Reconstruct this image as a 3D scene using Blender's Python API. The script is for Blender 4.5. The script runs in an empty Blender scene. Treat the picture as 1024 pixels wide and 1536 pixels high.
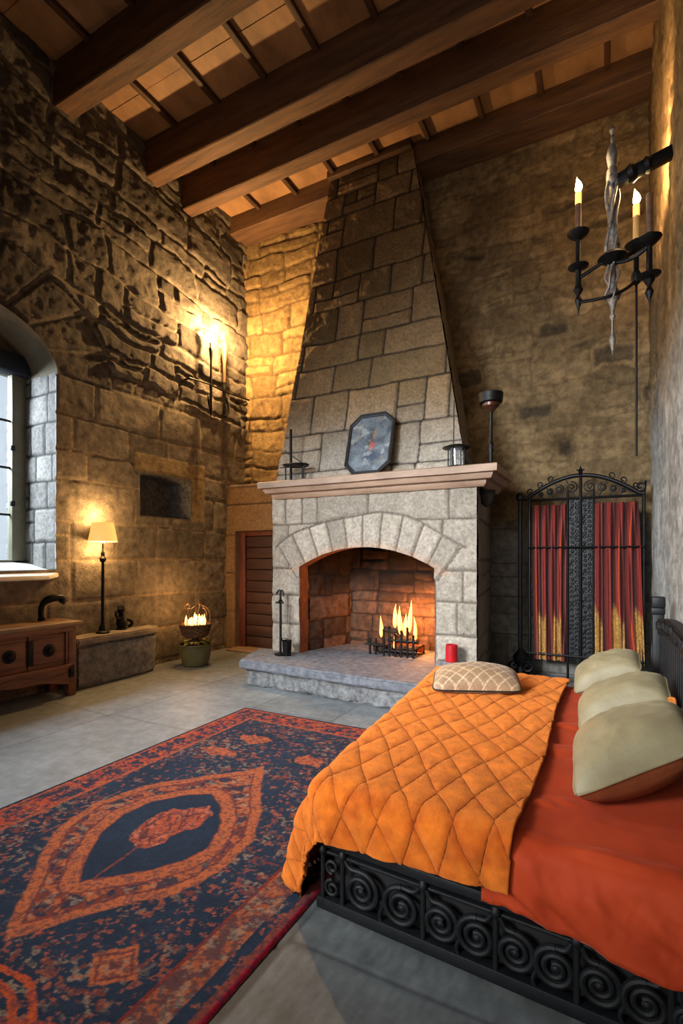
import bpy, bmesh, math, random
import numpy as np
from mathutils import Vector, Matrix, noise as mn
PI = math.pi
S = bpy.context.scene
COL = S.collection
R_ = random.Random(11)

# ------------------------------------------------------------------ materials
def lin(h):
    h = h.lstrip('#'); v = [int(h[i:i+2], 16)/255 for i in (0, 2, 4)]
    return tuple(x/12.92 if x <= .04045 else ((x+.055)/1.055)**2.4 for x in v)
def mat(name, col='808080', rough=.6, metal=0., col2=None, scale=8., detail=6., bump=0., bscale=40., bdist=.01, emit=None, es=0.,
        attr=False, stretch=(1, 1, 1), sheen=0., trans=0., attr_var=.35, spec=.5, sss=0., wave=None):
    m = bpy.data.materials.new(name); m.use_nodes = True
    n = m.node_tree.nodes; l = m.node_tree.links
    b = n['Principled BSDF']
    b.inputs['Roughness'].default_value = rough; b.inputs['Metallic'].default_value = metal
    b.inputs['Specular IOR Level'].default_value = spec
    tc = n.new('ShaderNodeTexCoord'); mp = n.new('ShaderNodeMapping'); mp.inputs['Scale'].default_value = stretch
    l.new(tc.outputs['Object'], mp.inputs['Vector'])
    nz = n.new('ShaderNodeTexNoise'); nz.inputs['Scale'].default_value = scale; nz.inputs['Detail'].default_value = detail
    nz.inputs['Roughness'].default_value = .65
    l.new(mp.outputs[0], nz.inputs['Vector'])
    rp = n.new('ShaderNodeValToRGB'); rp.color_ramp.elements[0].position = .3; rp.color_ramp.elements[1].position = .72
    if attr:
        at = n.new('ShaderNodeAttribute'); at.attribute_name = 'Col'
        rp.color_ramp.elements[0].color = (1-attr_var,)*3+(1,); rp.color_ramp.elements[1].color = (1+attr_var,)*3+(1,)
        l.new(nz.outputs['Fac'], rp.inputs[0])
        mx = n.new('ShaderNodeMix'); mx.data_type = 'RGBA'; mx.blend_type = 'MULTIPLY'; mx.inputs[0].default_value = 1
        l.new(at.outputs['Color'], mx.inputs[6]); l.new(rp.outputs[0], mx.inputs[7]); csock = mx.outputs[2]
    else:
        c1 = lin(col); c2 = lin(col2) if col2 else tuple(x*.75 for x in c1)
        rp.color_ramp.elements[0].color = c2+(1,); rp.color_ramp.elements[1].color = c1+(1,)
        l.new(nz.outputs['Fac'], rp.inputs[0]); csock = rp.outputs[0]
    l.new(csock, b.inputs['Base Color'])
    if bump:
        nb = n.new('ShaderNodeTexNoise'); nb.inputs['Scale'].default_value = bscale; nb.inputs['Detail'].default_value = 8
        nb.inputs['Roughness'].default_value = .75
        l.new(mp.outputs[0], nb.inputs['Vector'])
        bp = n.new('ShaderNodeBump'); bp.inputs['Strength'].default_value = bump; bp.inputs['Distance'].default_value = bdist
        l.new(nb.outputs['Fac'], bp.inputs['Height']); l.new(bp.outputs[0], b.inputs['Normal'])
    if emit:
        b.inputs['Emission Color'].default_value = lin(emit)+(1,); b.inputs['Emission Strength'].default_value = es
    if sheen:
        b.inputs['Sheen Weight'].default_value = sheen; b.inputs['Sheen Roughness'].default_value = .4
        b.inputs['Sheen Tint'].default_value = tuple(min(1, x*1.6+.1) for x in lin(col))+(1,)
    if trans:
        b.inputs['Transmission Weight'].default_value = trans
    if sss:
        b.inputs['Subsurface Weight'].default_value = sss; b.inputs['Subsurface Radius'].default_value = (.05, .03, .015)
    return m

M = {}
M['wall'] = mat('stone_wall', attr=True, rough=.9, scale=11, detail=10, bump=.9, bscale=34, bdist=.03, attr_var=.48, spec=.2)
M['ashlar'] = mat('dressed_stone', attr=True, rough=.87, scale=30, detail=9, bump=.8, bscale=60, bdist=.016, attr_var=.38, spec=.2)
M['floor'] = mat('slate_floor', attr=True, rough=.52, scale=9, bump=.18, bscale=60, bdist=.004, attr_var=.28, spec=.4)
M['rug'] = mat('rug_pile', attr=True, rough=.95, scale=120, bump=.6, bscale=260, bdist=.004, attr_var=.3, spec=.1)
M['slab'] = mat('hearth_slab', '84878d', rough=.72, col2='4a4d54', scale=14, detail=9, bump=1., bscale=38, bdist=.025)
M['rough'] = mat('rough_stone', 'a8a8a6', rough=.85, col2='46474a', scale=14, detail=10, bump=1., bscale=26, bdist=.05)
M['benchtop'] = mat('bench_slab', '8d8272', rough=.75, col2='5c5348', scale=6, bump=.7, bscale=50, bdist=.01)
M['mantel'] = mat('mantel_stone', '957b66', rough=.6, col2='6e5745', scale=5, bump=.3, bscale=60, bdist=.006, stretch=(.4, 1, 1))
M['sill'] = mat('sill_stone', 'c9c6bf', rough=.6, col2='a5a198', scale=5, bump=.25, bscale=60)
M['beam'] = mat('old_beam', '6a4a2e', rough=.7, col2='37241a', scale=5, detail=8, bump=.7, bscale=22, bdist=.012, stretch=(.35, 3, 3))
M['board'] = mat('ceiling_board', 'a07a56', rough=.65, col2='64472e', scale=2, detail=8, bump=.2, bscale=20, stretch=(1, .5, 1))
M['batten'] = mat('ceiling_batten', '4a2e19', rough=.7, col2='27170c', scale=6, bump=.3)
M['wood'] = mat('chestnut_wood', '7a4a28', rough=.5, col2='452513', scale=6, detail=8, bump=.35, bscale=30, bdist=.005, stretch=(4, .5, 4))
M['woodtop'] = mat('worn_table_top', '8d7458', rough=.4, col2='5e4028', scale=5, detail=8, bump=.2, bscale=30, stretch=(4, .5, 4))
M['door'] = mat('dark_plank', '55321f', rough=.6, col2='2c180e', scale=6, detail=8, bump=.4, bscale=25, stretch=(.5, 3, 3))
M['doorframe'] = mat('red_brown_frame', '743a1f', rough=.55, col2='4a2212', scale=6, bump=.3, stretch=(3, 3, .5))
M['iron'] = mat('black_iron', '17181a', rough=.45, metal=.7, col2='0b0b0c', scale=20, bump=.5, bscale=60, bdist=.004)
M['ironbed'] = mat('bed_iron', '15171a', rough=.5, metal=.05, spec=.3, col2='0a0b0c', scale=18, bump=.5, bscale=70, bdist=.003)
M['steel'] = mat('worn_silver_iron', '8d8680', rough=.35, metal=.6, col2='2e2b28', scale=25, bump=.8, bscale=70, bdist=.006)
M['darkback'] = mat('bed_base_dark', '0d0d0e', rough=.9, col2='070708')
M['quilt'] = mat('orange_quilt', attr=True, rough=.92, scale=16, bump=.9, bscale=75, bdist=.012, sheen=.5, attr_var=.22, col='f08020', spec=.15)
M['sheet'] = mat('red_orange_sheet', 'a63a16', rough=.75, col2='8e2c10', scale=4, bump=.12, bscale=220, bdist=.002, sheen=.25, spec=.2)
M['sage'] = mat('sage_satin', '8b8164', rough=.5, col2='756b4e', scale=5, bump=.35, bscale=14, bdist=.02, sheen=.3)
M['rust'] = mat('rust_cloth', '8f4a22', rough=.7, col2='6e3416', scale=5, bump=.3, bscale=14, bdist=.02)
M['orangepil'] = mat('orange_pillow', 'c8741f', rough=.7, col2='a8590f', scale=5, bump=.3, bscale=14, bdist=.02)
M['lattice'] = mat('lattice_cushion', attr=True, rough=.6, scale=60, bump=.4, bscale=120, bdist=.004, attr_var=.15, sheen=.3)
M['curtain'] = mat('red_velvet', attr=True, rough=.6, scale=50, bump=.3, bscale=120, bdist=.003, attr_var=.25, sheen=.3, spec=.3)
M['shade'] = mat('lamp_shade', 'f5dfae', rough=.8, col2='e8cd92', scale=20, emit='ffc060', es=1.5)
M['bulb'] = mat('bulb', 'fff0c0', emit='ffd890', es=40)
M['flame'] = mat('flame', 'fff0c0', emit='ffb04c', es=13)
M['flamehot'] = mat('candle_flame', 'fff0c0', emit='ffdc96', es=45)
M['fireflame'] = mat('fire_flame', 'ffd080', emit='ffa038', es=6)
M['ember'] = mat('ember', '40150a', emit='ff4a08', es=.5, col2='180804', scale=12)
M['wax'] = mat('ivory_wax', 'c9a368', rough=.5, col2='a3773d', scale=10, sss=.3)
M['darkwax'] = mat('brown_wax', '6a4a34', rough=.45, col2='3d281a', scale=10)
M['redwax'] = mat('red_wax', 'b5121c', rough=.4, col2='8a0a12', scale=8, sss=.2)
M['log'] = mat('charred_log', '4a3020', rough=.9, col2='15100c', scale=9, bump=.9, bscale=30, bdist=.02)
M['wicker'] = mat('wicker', '5d3e1f', rough=.7, col2='2a190b', scale=60, bump=.8, bscale=90)
M['pot'] = mat('glazed_pot', '6e6a44', rough=.35, col2='4a4426', scale=5, bump=.2)
M['leaf'] = mat('dull_leaves', '8a8233', rough=.6, col2='4c4a1c', scale=9)
M['clearglass'] = mat('lantern_glass', 'd8dce0', rough=.08, trans=.9)
M['soot_shade'] = mat('soot_shade', '241b15', rough=.95, col2='0e0a08', scale=5)
M['picture'] = mat('old_panel', attr=True, rough=.45, scale=40, bump=.25, bscale=40, bdist=.004, attr_var=.3)
M['frame'] = mat('dark_frame', '33353a', rough=.4, metal=.3, col2='17181b', scale=30, bump=.5, bscale=80, bdist=.003)
M['winframe'] = mat('window_frame_paint', '7d7b68', rough=.5, col2='636150', scale=6, bump=.1)
M['blind'] = mat('navy_blind', '101c2c', rough=.8, col2='0a121d')
M['goblet'] = mat('goblet_brown', '4a2a18', rough=.35, metal=.4, col2='2a160c')
M['lead'] = mat('lead', '2b2d2e', rough=.5, metal=.6)
M['plaster'] = mat('soffit_plaster', '6e6450', rough=.9, col2='544b3b', scale=5, bump=.3, bscale=30)
M['ash'] = mat('ash_floor', '5e5048', rough=.9, col2='2a221d', scale=5, bump=.4)
gm = bpy.data.materials.new('window_glass'); gm.use_nodes = True
_n = gm.node_tree.nodes; _l = gm.node_tree.links; _n.remove(_n['Principled BSDF'])
_t = _n.new('ShaderNodeBsdfTransparent'); _g = _n.new('ShaderNodeBsdfGlossy'); _g.inputs['Roughness'].default_value = .03
_x = _n.new('ShaderNodeMixShader'); _x.inputs[0].default_value = .07
_l.new(_t.outputs[0], _x.inputs[1]); _l.new(_g.outputs[0], _x.inputs[2]); _l.new(_x.outputs[0], _n['Material Output'].inputs[0])
M['glass'] = gm

# ------------------------------------------------------------------ mesh builder
class MB:
    def __init__(s): s.v = []; s.f = []
    def add(s, vs, fs):
        o = len(s.v); s.v.extend(tuple(v) for v in vs); s.f.extend(tuple(i+o for i in f) for f in fs); return s
    def box(s, x0, x1, y0, y1, z0, z1, bev=0., mtx=None):
        bm = bmesh.new(); bmesh.ops.create_cube(bm, size=1)
        for v in bm.verts:
            v.co = Vector(((x0+x1)/2+v.co.x*(x1-x0), (y0+y1)/2+v.co.y*(y1-y0), (z0+z1)/2+v.co.z*(z1-z0)))
        if bev: bmesh.ops.bevel(bm, geom=bm.edges[:], offset=bev, segments=2, affect='EDGES', profile=.5)
        return s.bm(bm, mtx)
    def bm(s, bm, mtx=None):
        if mtx is not None: bm.transform(mtx)
        bm.verts.index_update()
        s.add([v.co[:] for v in bm.verts], [[v.index for v in f.verts] for f in bm.faces]); bm.free(); return s
    def tube(s, pts, r, n=8, cap=True, flat=None):
        pts = [Vector(p) for p in pts]; k = len(pts)
        rr = r if isinstance(r, (list, tuple)) else [r]*k
        t0 = (pts[1]-pts[0]).normalized()
        up = Vector((0, 0, 1)) if abs(t0.z) < .9 else Vector((1, 0, 0))
        nrm = (up-t0*up.dot(t0)).normalized(); vs = []
        for i, p in enumerate(pts):
            t = (pts[min(i+1, k-1)]-pts[max(i-1, 0)])
            t = t.normalized() if t.length > 1e-9 else t0
            nrm = (nrm-t*nrm.dot(t)); nrm = nrm.normalized() if nrm.length > 1e-6 else t.orthogonal().normalized()
            b = t.cross(nrm)
            for j in range(n):
                a = 2*PI*j/n; vs.append(p+(nrm*math.cos(a)+b*math.sin(a))*rr[i])
        fs = [[i*n+j, i*n+(j+1) % n, (i+1)*n+(j+1) % n, (i+1)*n+j] for i in range(k-1) for j in range(n)]
        if cap: fs += [list(range(n))[::-1], [(k-1)*n+j for j in range(n)]]
        return s.add(vs, fs)
    def lathe(s, c, prof, n=24, axis=(0, 0, 1), sq=None):
        c = Vector(c); q = Vector((0, 0, 1)).rotation_difference(Vector(axis)); vs = []
        for r, z in prof:
            for j in range(n):
                a = 2*PI*j/n; vs.append(c+q @ Vector((r*math.cos(a), r*math.sin(a), z)))
        k = len(prof)
        fs = [[i*n+j, i*n+(j+1) % n, (i+1)*n+(j+1) % n, (i+1)*n+j] for i in range(k-1) for j in range(n)]
        if prof[0][0] > 1e-6: fs.append(list(range(n))[::-1])
        if prof[-1][0] > 1e-6: fs.append([(k-1)*n+j for j in range(n)])
        return s.add(vs, fs)
    def prism(s, poly, d, mtx, bev=0.):       # poly in xy, extruded to z=d
        bm = bmesh.new(); vs = [bm.verts.new((x, y, 0)) for x, y in poly]; f = bm.faces.new(vs)
        r = bmesh.ops.extrude_face_region(bm, geom=[f])
        for e in r['geom']:
            if isinstance(e, bmesh.types.BMVert): e.co.z += d
        bmesh.ops.recalc_face_normals(bm, faces=bm.faces[:])
        if bev: bmesh.ops.bevel(bm, geom=[e for e in bm.edges], offset=bev, segments=1, affect='EDGES')
        return s.bm(bm, mtx)
    def grid(s, P, cyc=False):                 # P[i][j] points
        h = len(P); w = len(P[0])
        fs = [[i*w+j, i*w+j+1, (i+1)*w+j+1, (i+1)*w+j] for i in range(h-1) for j in range(w-1)]
        return s.add([p for r in P for p in r], fs)
    def build(s, name, material, parent=None, sharp=35, loc=None, col=None):
        me = bpy.data.meshes.new(name)
        base = Vector(loc) if loc is not None else (Vector(parent['_base']) if parent is not None and '_base' in parent else Vector((0, 0, 0)))
        me.from_pydata([(v[0]-base.x, v[1]-base.y, v[2]-base.z) for v in s.v], [], s.f)
        me.update()
        bm = bmesh.new(); bm.from_mesh(me); bmesh.ops.recalc_face_normals(bm, faces=bm.faces[:]); bm.to_mesh(me); bm.free()
        me.polygons.foreach_set('use_smooth', [True]*len(me.polygons))
        me.set_sharp_from_angle(angle=math.radians(sharp))
        if col is not None:
            a = me.color_attributes.new('Col', 'FLOAT_COLOR', 'POINT')
            a.data.foreach_set('color', np.c_[np.asarray(col, float), np.ones(len(col))].astype(np.float32).ravel())
        me.materials.append(material)
        o = bpy.data.objects.new(name, me); COL.objects.link(o)
        if parent is not None:
            o.parent = parent; o['_base'] = tuple(base)
            if '_base' in parent: o.location = base-Vector(parent['_base'])
        else: o.location = base; o['_base'] = tuple(base)
        return o
def thing(name, label, cat, loc, group=None):
    o = bpy.data.objects.new(name, None); COL.objects.link(o); o.location = loc; o['_base'] = tuple(loc)
    o.empty_display_size = .1
    o['label'] = label; o['category'] = cat
    if group: o['group'] = group
    return o
def tag(o, label, cat, group=None):
    o['label'] = label; o['category'] = cat
    if group: o['group'] = group
    return o
def struct(o, label=None, cat=None):
    o['kind'] = 'structure'
    if label: o['label'] = label
    if cat: o['category'] = cat
    return o

# ------------------------------------------------------------------ numpy noise and stone layouts
def hsh(i, j, k=0):
    x = (np.asarray(i).astype(np.int64)*374761393+np.asarray(j).astype(np.int64)*668265263+int(k)*1274126177) & 0xffffffff
    x = ((x ^ (x >> 13))*1274126177) & 0xffffffff
    x = x ^ (x >> 16)
    return (x & 0xffffff)/float(0xffffff)
def vn(x, y, k=0):
    i = np.floor(x); j = np.floor(y); fx = x-i; fy = y-j
    fx = fx*fx*(3-2*fx); fy = fy*fy*(3-2*fy)
    return (hsh(i, j, k)*(1-fx)+hsh(i+1, j, k)*fx)*(1-fy)+(hsh(i, j+1, k)*(1-fx)+hsh(i+1, j+1, k)*fx)*fy
def fbm(x, y, k=0, o=4):
    r = 0; a = .5; t = 0
    for q in range(o):
        r = r+a*vn(x*2**q, y*2**q, k+q*17); t += a; a *= .55
    return r/t
def sm(e0, e1, x):
    t = np.clip((x-e0)/(e1-e0), 0, 1); return t*t*(3-2*t)
def ashlar(a, b, rh, cw, seed, warp=.02, ws=1.6, split=.25, rr=.035):
    a = a+(fbm(a*ws, b*ws, seed+5)-.5)*2*warp; b = b+(fbm(a*ws+9, b*ws+4, seed+6)-.5)*2*warp
    rg = random.Random(seed); bb = [float(b.min())-.3]
    while bb[-1] < b.max()+.3: bb.append(bb[-1]+rg.uniform(*rh))
    bb = np.array(bb); ri = np.clip(np.searchsorted(bb, b)-1, 0, len(bb)-2)
    lo = np.zeros_like(a); hi = np.zeros_like(a); ci = np.zeros_like(a)
    for r in range(len(bb)-1):
        m = ri == r; aa = [float(a.min())-rg.uniform(.1, .6)]
        while aa[-1] < a.max()+.6: aa.append(aa[-1]+rg.uniform(*cw)*(1.5 if rg.random() < .2 else 1))
        if not m.any(): continue
        aa = np.array(aa); k = np.clip(np.searchsorted(aa, a[m])-1, 0, len(aa)-2)
        ci[m] = k; lo[m] = aa[k]; hi[m] = aa[k+1]
    bl = bb[ri].copy(); bh = bb[ri+1].copy(); idr = ri.astype(float)*7+ci*131
    h = hsh(ri, ci, seed); sp = h < split
    mid = bl+(bh-bl)*(.35+.3*hsh(ri, ci, seed+1)); up = b > mid
    bl = np.where(sp & up, mid, bl); bh = np.where(sp & ~up, mid, bh); idr = np.where(sp & up, idr+50021, idr)
    sv = sp & (hsh(ri, ci, seed+2) < .5) & up; m2 = lo+(hi-lo)*(.35+.3*hsh(ri, ci, seed+3)); rt = a > m2
    lo = np.where(sv & rt, m2, lo); hi = np.where(sv & ~rt, m2, hi); idr = np.where(sv & rt, idr+90031, idr)
    dx = np.minimum(a-lo, hi-a); dy = np.minimum(b-bl, bh-b)
    qx = np.maximum(rr-dx, 0); qy = np.maximum(rr-dy, 0)
    e = np.where((dx < rr) & (dy < rr), rr-np.hypot(qx, qy), np.minimum(dx, dy))
    return idr, e
def rubble(a, b, sx, sy, seed, warp=.06):
    a = a+(fbm(a*.8, b*.8, seed+15)-.5)*.3; b = b+(fbm(a*.6+7, b*.6, seed+16)-.5)*.34+(fbm(a*5, b*5, seed+17, 2)-.5)*.05
    return ashlar(a, b, (sy*.5, sy*1.3), (sx*.5, sx*1.45), seed, warp, 2.6, .32, .06)
def lerp(c1, c2, t): return np.asarray(c1)[None]*(1-t[:, None])+np.asarray(c2)[None]*t[:, None]
def mix(c, c2, t): return c*(1-t[:, None])+np.asarray(c2).reshape(1, 3)*t[:, None]

def patch(name, O, U, V, N, w, h, step, fn, material, holes=(), parent=None):
    nu = max(2, int(round(w/step))+1); nv = max(2, int(round(h/step))+1)
    a, b = np.meshgrid(np.linspace(0, w, nu), np.linspace(0, h, nv)); a = a.ravel().copy(); b = b.ravel().copy()
    idx = np.arange(nu*nv).reshape(nv, nu)
    F = np.stack([idx[:-1, :-1], idx[:-1, 1:], idx[1:, 1:], idx[1:, :-1]], -1).reshape(-1, 4)
    for poly in holes:
        P = np.array(poly); Q = np.roll(P, -1, 0); ca = a[F].mean(1); cb = b[F].mean(1)
        def inside(x, y):
            c = np.zeros(x.shape, bool)
            for (x1, y1), (x2, y2) in zip(P, Q):
                if y1 == y2: continue
                c ^= ((y1 > y) != (y2 > y)) & (x < (x2-x1)*(y-y1)/(y2-y1)+x1)
            return c
        ins = inside(ca, cb); Fi = F[ins]; F = F[~ins]
        bv = np.intersect1d(np.unique(Fi), np.unique(F))
        best = np.full(len(bv), 1e9); ba = a[bv].copy(); bb = b[bv].copy()
        for (x1, y1), (x2, y2) in zip(P, Q):
            L2 = (x2-x1)**2+(y2-y1)**2
            if L2 < 1e-12: continue
            t = np.clip(((a[bv]-x1)*(x2-x1)+(b[bv]-y1)*(y2-y1))/L2, 0, 1); qx = x1+t*(x2-x1); qy = y1+t*(y2-y1)
            d = np.hypot(a[bv]-qx, b[bv]-qy); m = d < best
            best[m] = d[m]; ba[m] = qx[m]; bb[m] = qy[m]
        ok = best < step*1.6
        a[bv[ok]] = ba[ok]; b[bv[ok]] = bb[ok]
    hh, c = fn(a, b)
    O = np.array(O, float); U = np.array(U, float); V = np.array(V, float); N = np.array(N, float)
    if callable(w): pass
    co = O+a[:, None]*U+b[:, None]*V+hh[:, None]*N
    return raw(name, co, F, c, material, parent)
def raw(name, co, F, c, material, parent=None):
    used = np.unique(F); rm = np.zeros(len(co), int); rm[used] = np.arange(len(used)); co = co[used]; c = c[used]; F = rm[F]
    base = np.array(parent['_base']) if parent is not None and '_base' in parent else np.zeros(3)
    co = co-base
    me = bpy.data.meshes.new(name); me.vertices.add(len(co)); me.vertices.foreach_set('co', co.astype(np.float32).ravel())
    k = F.shape[1]; me.loops.add(F.size); me.loops.foreach_set('vertex_index', F.astype(np.int32).ravel())
    me.polygons.add(len(F)); me.polygons.foreach_set('loop_start', np.arange(0, F.size, k, dtype=np.int32))
    me.polygons.foreach_set('use_smooth', np.ones(len(F), bool))
    me.update(calc_edges=True); me.validate()
    at = me.color_attributes.new('Col', 'FLOAT_COLOR', 'POINT')
    at.data.foreach_set('color', np.c_[np.clip(c, 0, 1), np.ones(len(c))].astype(np.float32).ravel())
    me.materials.append(material)
    o = bpy.data.objects.new(name, me); COL.objects.link(o); o['_base'] = tuple(base)
    if parent is not None: o.parent = parent
    return o

# ------------------------------------------------------------------ room constants (metres)
LX, RX, BY, CZ = -5.63, .364, 7.0, 7.16

def stone_look(idn, e, pal, mort, mw, depth, seed, a, b, rough=.02, var=.35):
    """height and colour for stones: pal = (dark, light), mort = mortar colour"""
    h1 = hsh(idn, 3, seed); h2 = hsh(idn, 8, seed)
    t = sm(mw, mw+.03, e)
    n = fbm(a*7, b*7, seed+31); n2 = fbm(a*22, b*22, seed+41, 3)
    H = t*(depth*(.5+.9*h1))+t*rough*(n-.5)*2+rough*.5*(n2-.5)
    c = lerp(pal[0], pal[1], np.clip(h2*.75+.5*(n-.3), 0, 1))
    c = c*(1+var*(hsh(idn, 21, seed)-.5))[:, None]
    c = mix(c, mort, 1-sm(mw*.5, mw+.012, e))
    return H, c

# left wall: dressed courses low down, coarse rubble above
win_poly = [(1.6, 1.36), (3.587, 1.36)] + [(2.6+.987*math.cos(t), 3.6+.57*math.sin(t)) for t in np.linspace(0, PI, 41)]
ni_poly = [(4.76, 2.07), (5.70, 2.07), (5.70, 2.62)] + [(5.70-.94*t, 2.62+.06*math.sin(PI*t)) for t in np.linspace(.1, .9, 7)] + [(4.76, 2.62)]
def left_fn(a, b):
    Y = a+1.4; Z = b-.08
    i1, e1 = ashlar(Y, Z, (.34, .5), (.6, 1.2), 5, .02, 1.2, .15)
    H1, c1 = stone_look(i1, e1, (lin('655d53'), lin('857b6d')), np.array(lin('9a8a70'))*.9, .008, .016, 5, Y, Z, .014, .35)
    i2, e2 = rubble(Y, Z+.06*Y, .70, .36, 15, .05)
    H2, c2 = stone_look(i2, e2, (lin('3d3935'), lin('6c645c')), lin('7d7466'), .010, .045, 15, Y, Z, .022, .5)
    H2 = H2+.10*(fbm(Y*1.3, Z*1.3, 77)-.5)
    t = sm(-.12, .12, Z-(3.75+.35*(fbm(Y*.9, Z*.2, 3)-.5)+.10*(5.5-Y)))
    H = H1*(1-t)+H2*t; c = c1*(1-t[:, None])+c2*t[:, None]
    # voussoirs round the window arch
    yy = (Y-2.6)/.987; zz = (Z-3.6)/.57; rr = np.hypot(yy*.987, zz*.57*1.35); ang = np.arctan2(zz*.7, yy)
    ring = (Z > 3.6) & (rr > .9) & (rr < 1.75)
    k = np.floor(ang/.33); d = np.minimum(ang/.33-k, k+1-ang/.33)*.33*1.2; d = np.minimum(d, 1.75-rr)
    Hv, cv = stone_look(k+300, d, (lin('474340'), lin('645d55')), lin('756d60'), .012, .03, 44, Y, Z, .02, .25)
    H = np.where(ring, Hv, H); c = np.where(ring[:, None], cv, c)
    # niche surround
    sur = (Y > 4.66) & (Y < 6.0) & (Z > 2.02) & (Z < 2.92); d = np.abs(Z-2.68)
    surr = sur & ((Z > 2.66) | (Y > 5.72))
    cs = lerp(lin('7f6c50'), lin('93805f'), fbm(Y*5, Z*5, 9)); ed = np.minimum(np.minimum(Y-4.66, 6.0-Y), np.minimum(2.92-Z, np.where(Y > 5.72, np.abs(Z-2.7), 9)))
    cs = mix(cs, lin('6a563a'), 1-sm(.0, .015, ed)); H = np.where(surr, .02+.008*fbm(Y*8, Z*8, 4), H); c = np.where(surr[:, None], cs, c)
    # keep hole edges flush
    for cy, cz, ry, rz in ((5.23, 2.35, .5, .33),):
        m = (np.abs(Y-cy) < ry) & (np.abs(Z-cz) < rz); H = np.where(m, .012, H)
    near = (Y < 3.62) & (Z < 4.3) & (Z > 1.3); H = np.where(near & ~ring, np.minimum(H, .015), H)
    return H, c
wl = struct(patch('wall_left', (LX, 1.4, -.08), (0, 1, 0), (0, 0, 1), (1, 0, 0), 5.66, 7.4, .02, left_fn, M['wall'],
                  [[(y-1.4, z+.08) for y, z in win_poly], [(y-1.4, z+.08) for y, z in ni_poly]]))
def left2_fn(a, b):
    i2, e2 = rubble(a, b, .5, .28, 15); return stone_look(i2, e2, (lin('4a3d2f'), lin('6a5842')), lin('8a7658'), .018, .03, 15, a, b, .02)
o = struct(patch('wall_left_near', (LX, -3.2, -.08), (0, 1, 0), (0, 0, 1), (1, 0, 0), 4.6, 7.4, .06, left2_fn, M['wall'])); o.parent = wl; o.name = 'wall_section'

# window reveal: jamb stones (facing the room side) and vaulted soffit
def jamb_fn(a, b):
    i, e = ashlar(a, b, (.26, .42), (.22, .42), 61, .012, 2, .1)
    return stone_look(i, e, (lin('716f6b'), lin('8b8984')), lin('3a3937'), .008, .012, 61, a, b, .012, .2)
DW = .95
o = struct(patch('window_jamb', (LX-DW, 3.587, 1.3), (1, 0, 0), (0, 0, 1), (0, -1, 0), DW+.012, 2.32, .012, jamb_fn, M['ashlar'], parent=wl))
o = struct(patch('window_jamb', (LX+.012, 1.6, 1.3), (-1, 0, 0), (0, 0, 1), (0, 1, 0), DW+.012, 2.32, .03, jamb_fn, M['ashlar'], parent=wl))
P = [[(LX+.04-DW*s, 2.6+.987*math.cos(t), 3.6+.57*math.sin(t)) for s in np.linspace(0, 1, 6)] for t in np.linspace(0, PI, 41)]
struct(MB().grid(P).build('window_soffit', M['plaster'], wl))
# niche recess
mb = MB(); y0, y1, z0, z1, d = 4.76, 5.70, 2.07, 2.62, .5
top = [(5.70-.94*t, 2.62+.06*math.sin(PI*t)) for t in np.linspace(0, 1, 11)]
prof = [(y0, z0), (y1, z0)]+top
mb.grid([[(LX+.014-d*s, y, z) for s in (0, .5, 1)] for y, z in prof+[prof[0]]])
mb.add([(LX-d+.014, y, z) for y, z in prof], [list(range(len(prof)))])
struct(mb.build('niche_recess', M['rough'], wl))

# window joinery
wn = struct(MB().box(LX-.66, LX-.56, 3.42, 3.587, 1.42, 3.72, .012).box(LX-.66, LX-.56, 1.6, 1.76, 1.42, 3.72, .012).box(LX-.66, LX-.56, 1.6, 3.587, 1.36, 1.47, .012)
            .box(LX-.66, LX-.56, 2.55, 2.65, 1.42, 3.72, .012).build('window_1', M['winframe']))
wn['_base'] = (0, 0, 0)
hd = MB().box(LX-.665, LX-.44, 1.62, 3.58, 3.64, 3.86, .02).build('roller_blind', M['blind'], wn); hd['label'] = 'dark navy rolled blind'
for k, (ya, yb) in enumerate(((2.65, 3.42), (1.76, 2.55))):
    MB().box(LX-.612, LX-.604, ya, yb, 1.47, 3.65).build('pane', M['glass'], wn)
    for z in (2.0, 2.55, 3.1): MB().box(LX-.62, LX-.596, ya, yb, z-.012, z+.012).build('glazing_bar', M['lead'], wn)
    MB().box(LX-.62, LX-.596, (ya+yb)/2-.012, (ya+yb)/2+.012, 1.47, 3.65).build('glazing_bar', M['lead'], wn)
for z in (2.1, 2.75): MB().box(LX-.57, LX-.545, 3.40, 3.45, z, z+.06, .005).build('window_hinge', M['lead'], wn)
struct(MB().box(LX-.95, LX-.555, 1.62, 3.58, 3.72, 4.16, .005).build('window_head', M['plaster'], wn))
# deep stone sill board
sb = MB(); pts = [(LX-.58, 1.5), (LX+.16, 1.5), (LX+.16, 3.42), (LX+.05, 3.60), (LX-.58, 3.587)]
sb.prism(pts, .05, Matrix(((1, 0, 0, 0), (0, 1, 0, 0), (-.20, 0, 1, 1.28+.20*LX), (0, 0, 0, 1))), .012)
struct(sb.build('window_sill', M['sill'], wn))

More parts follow.
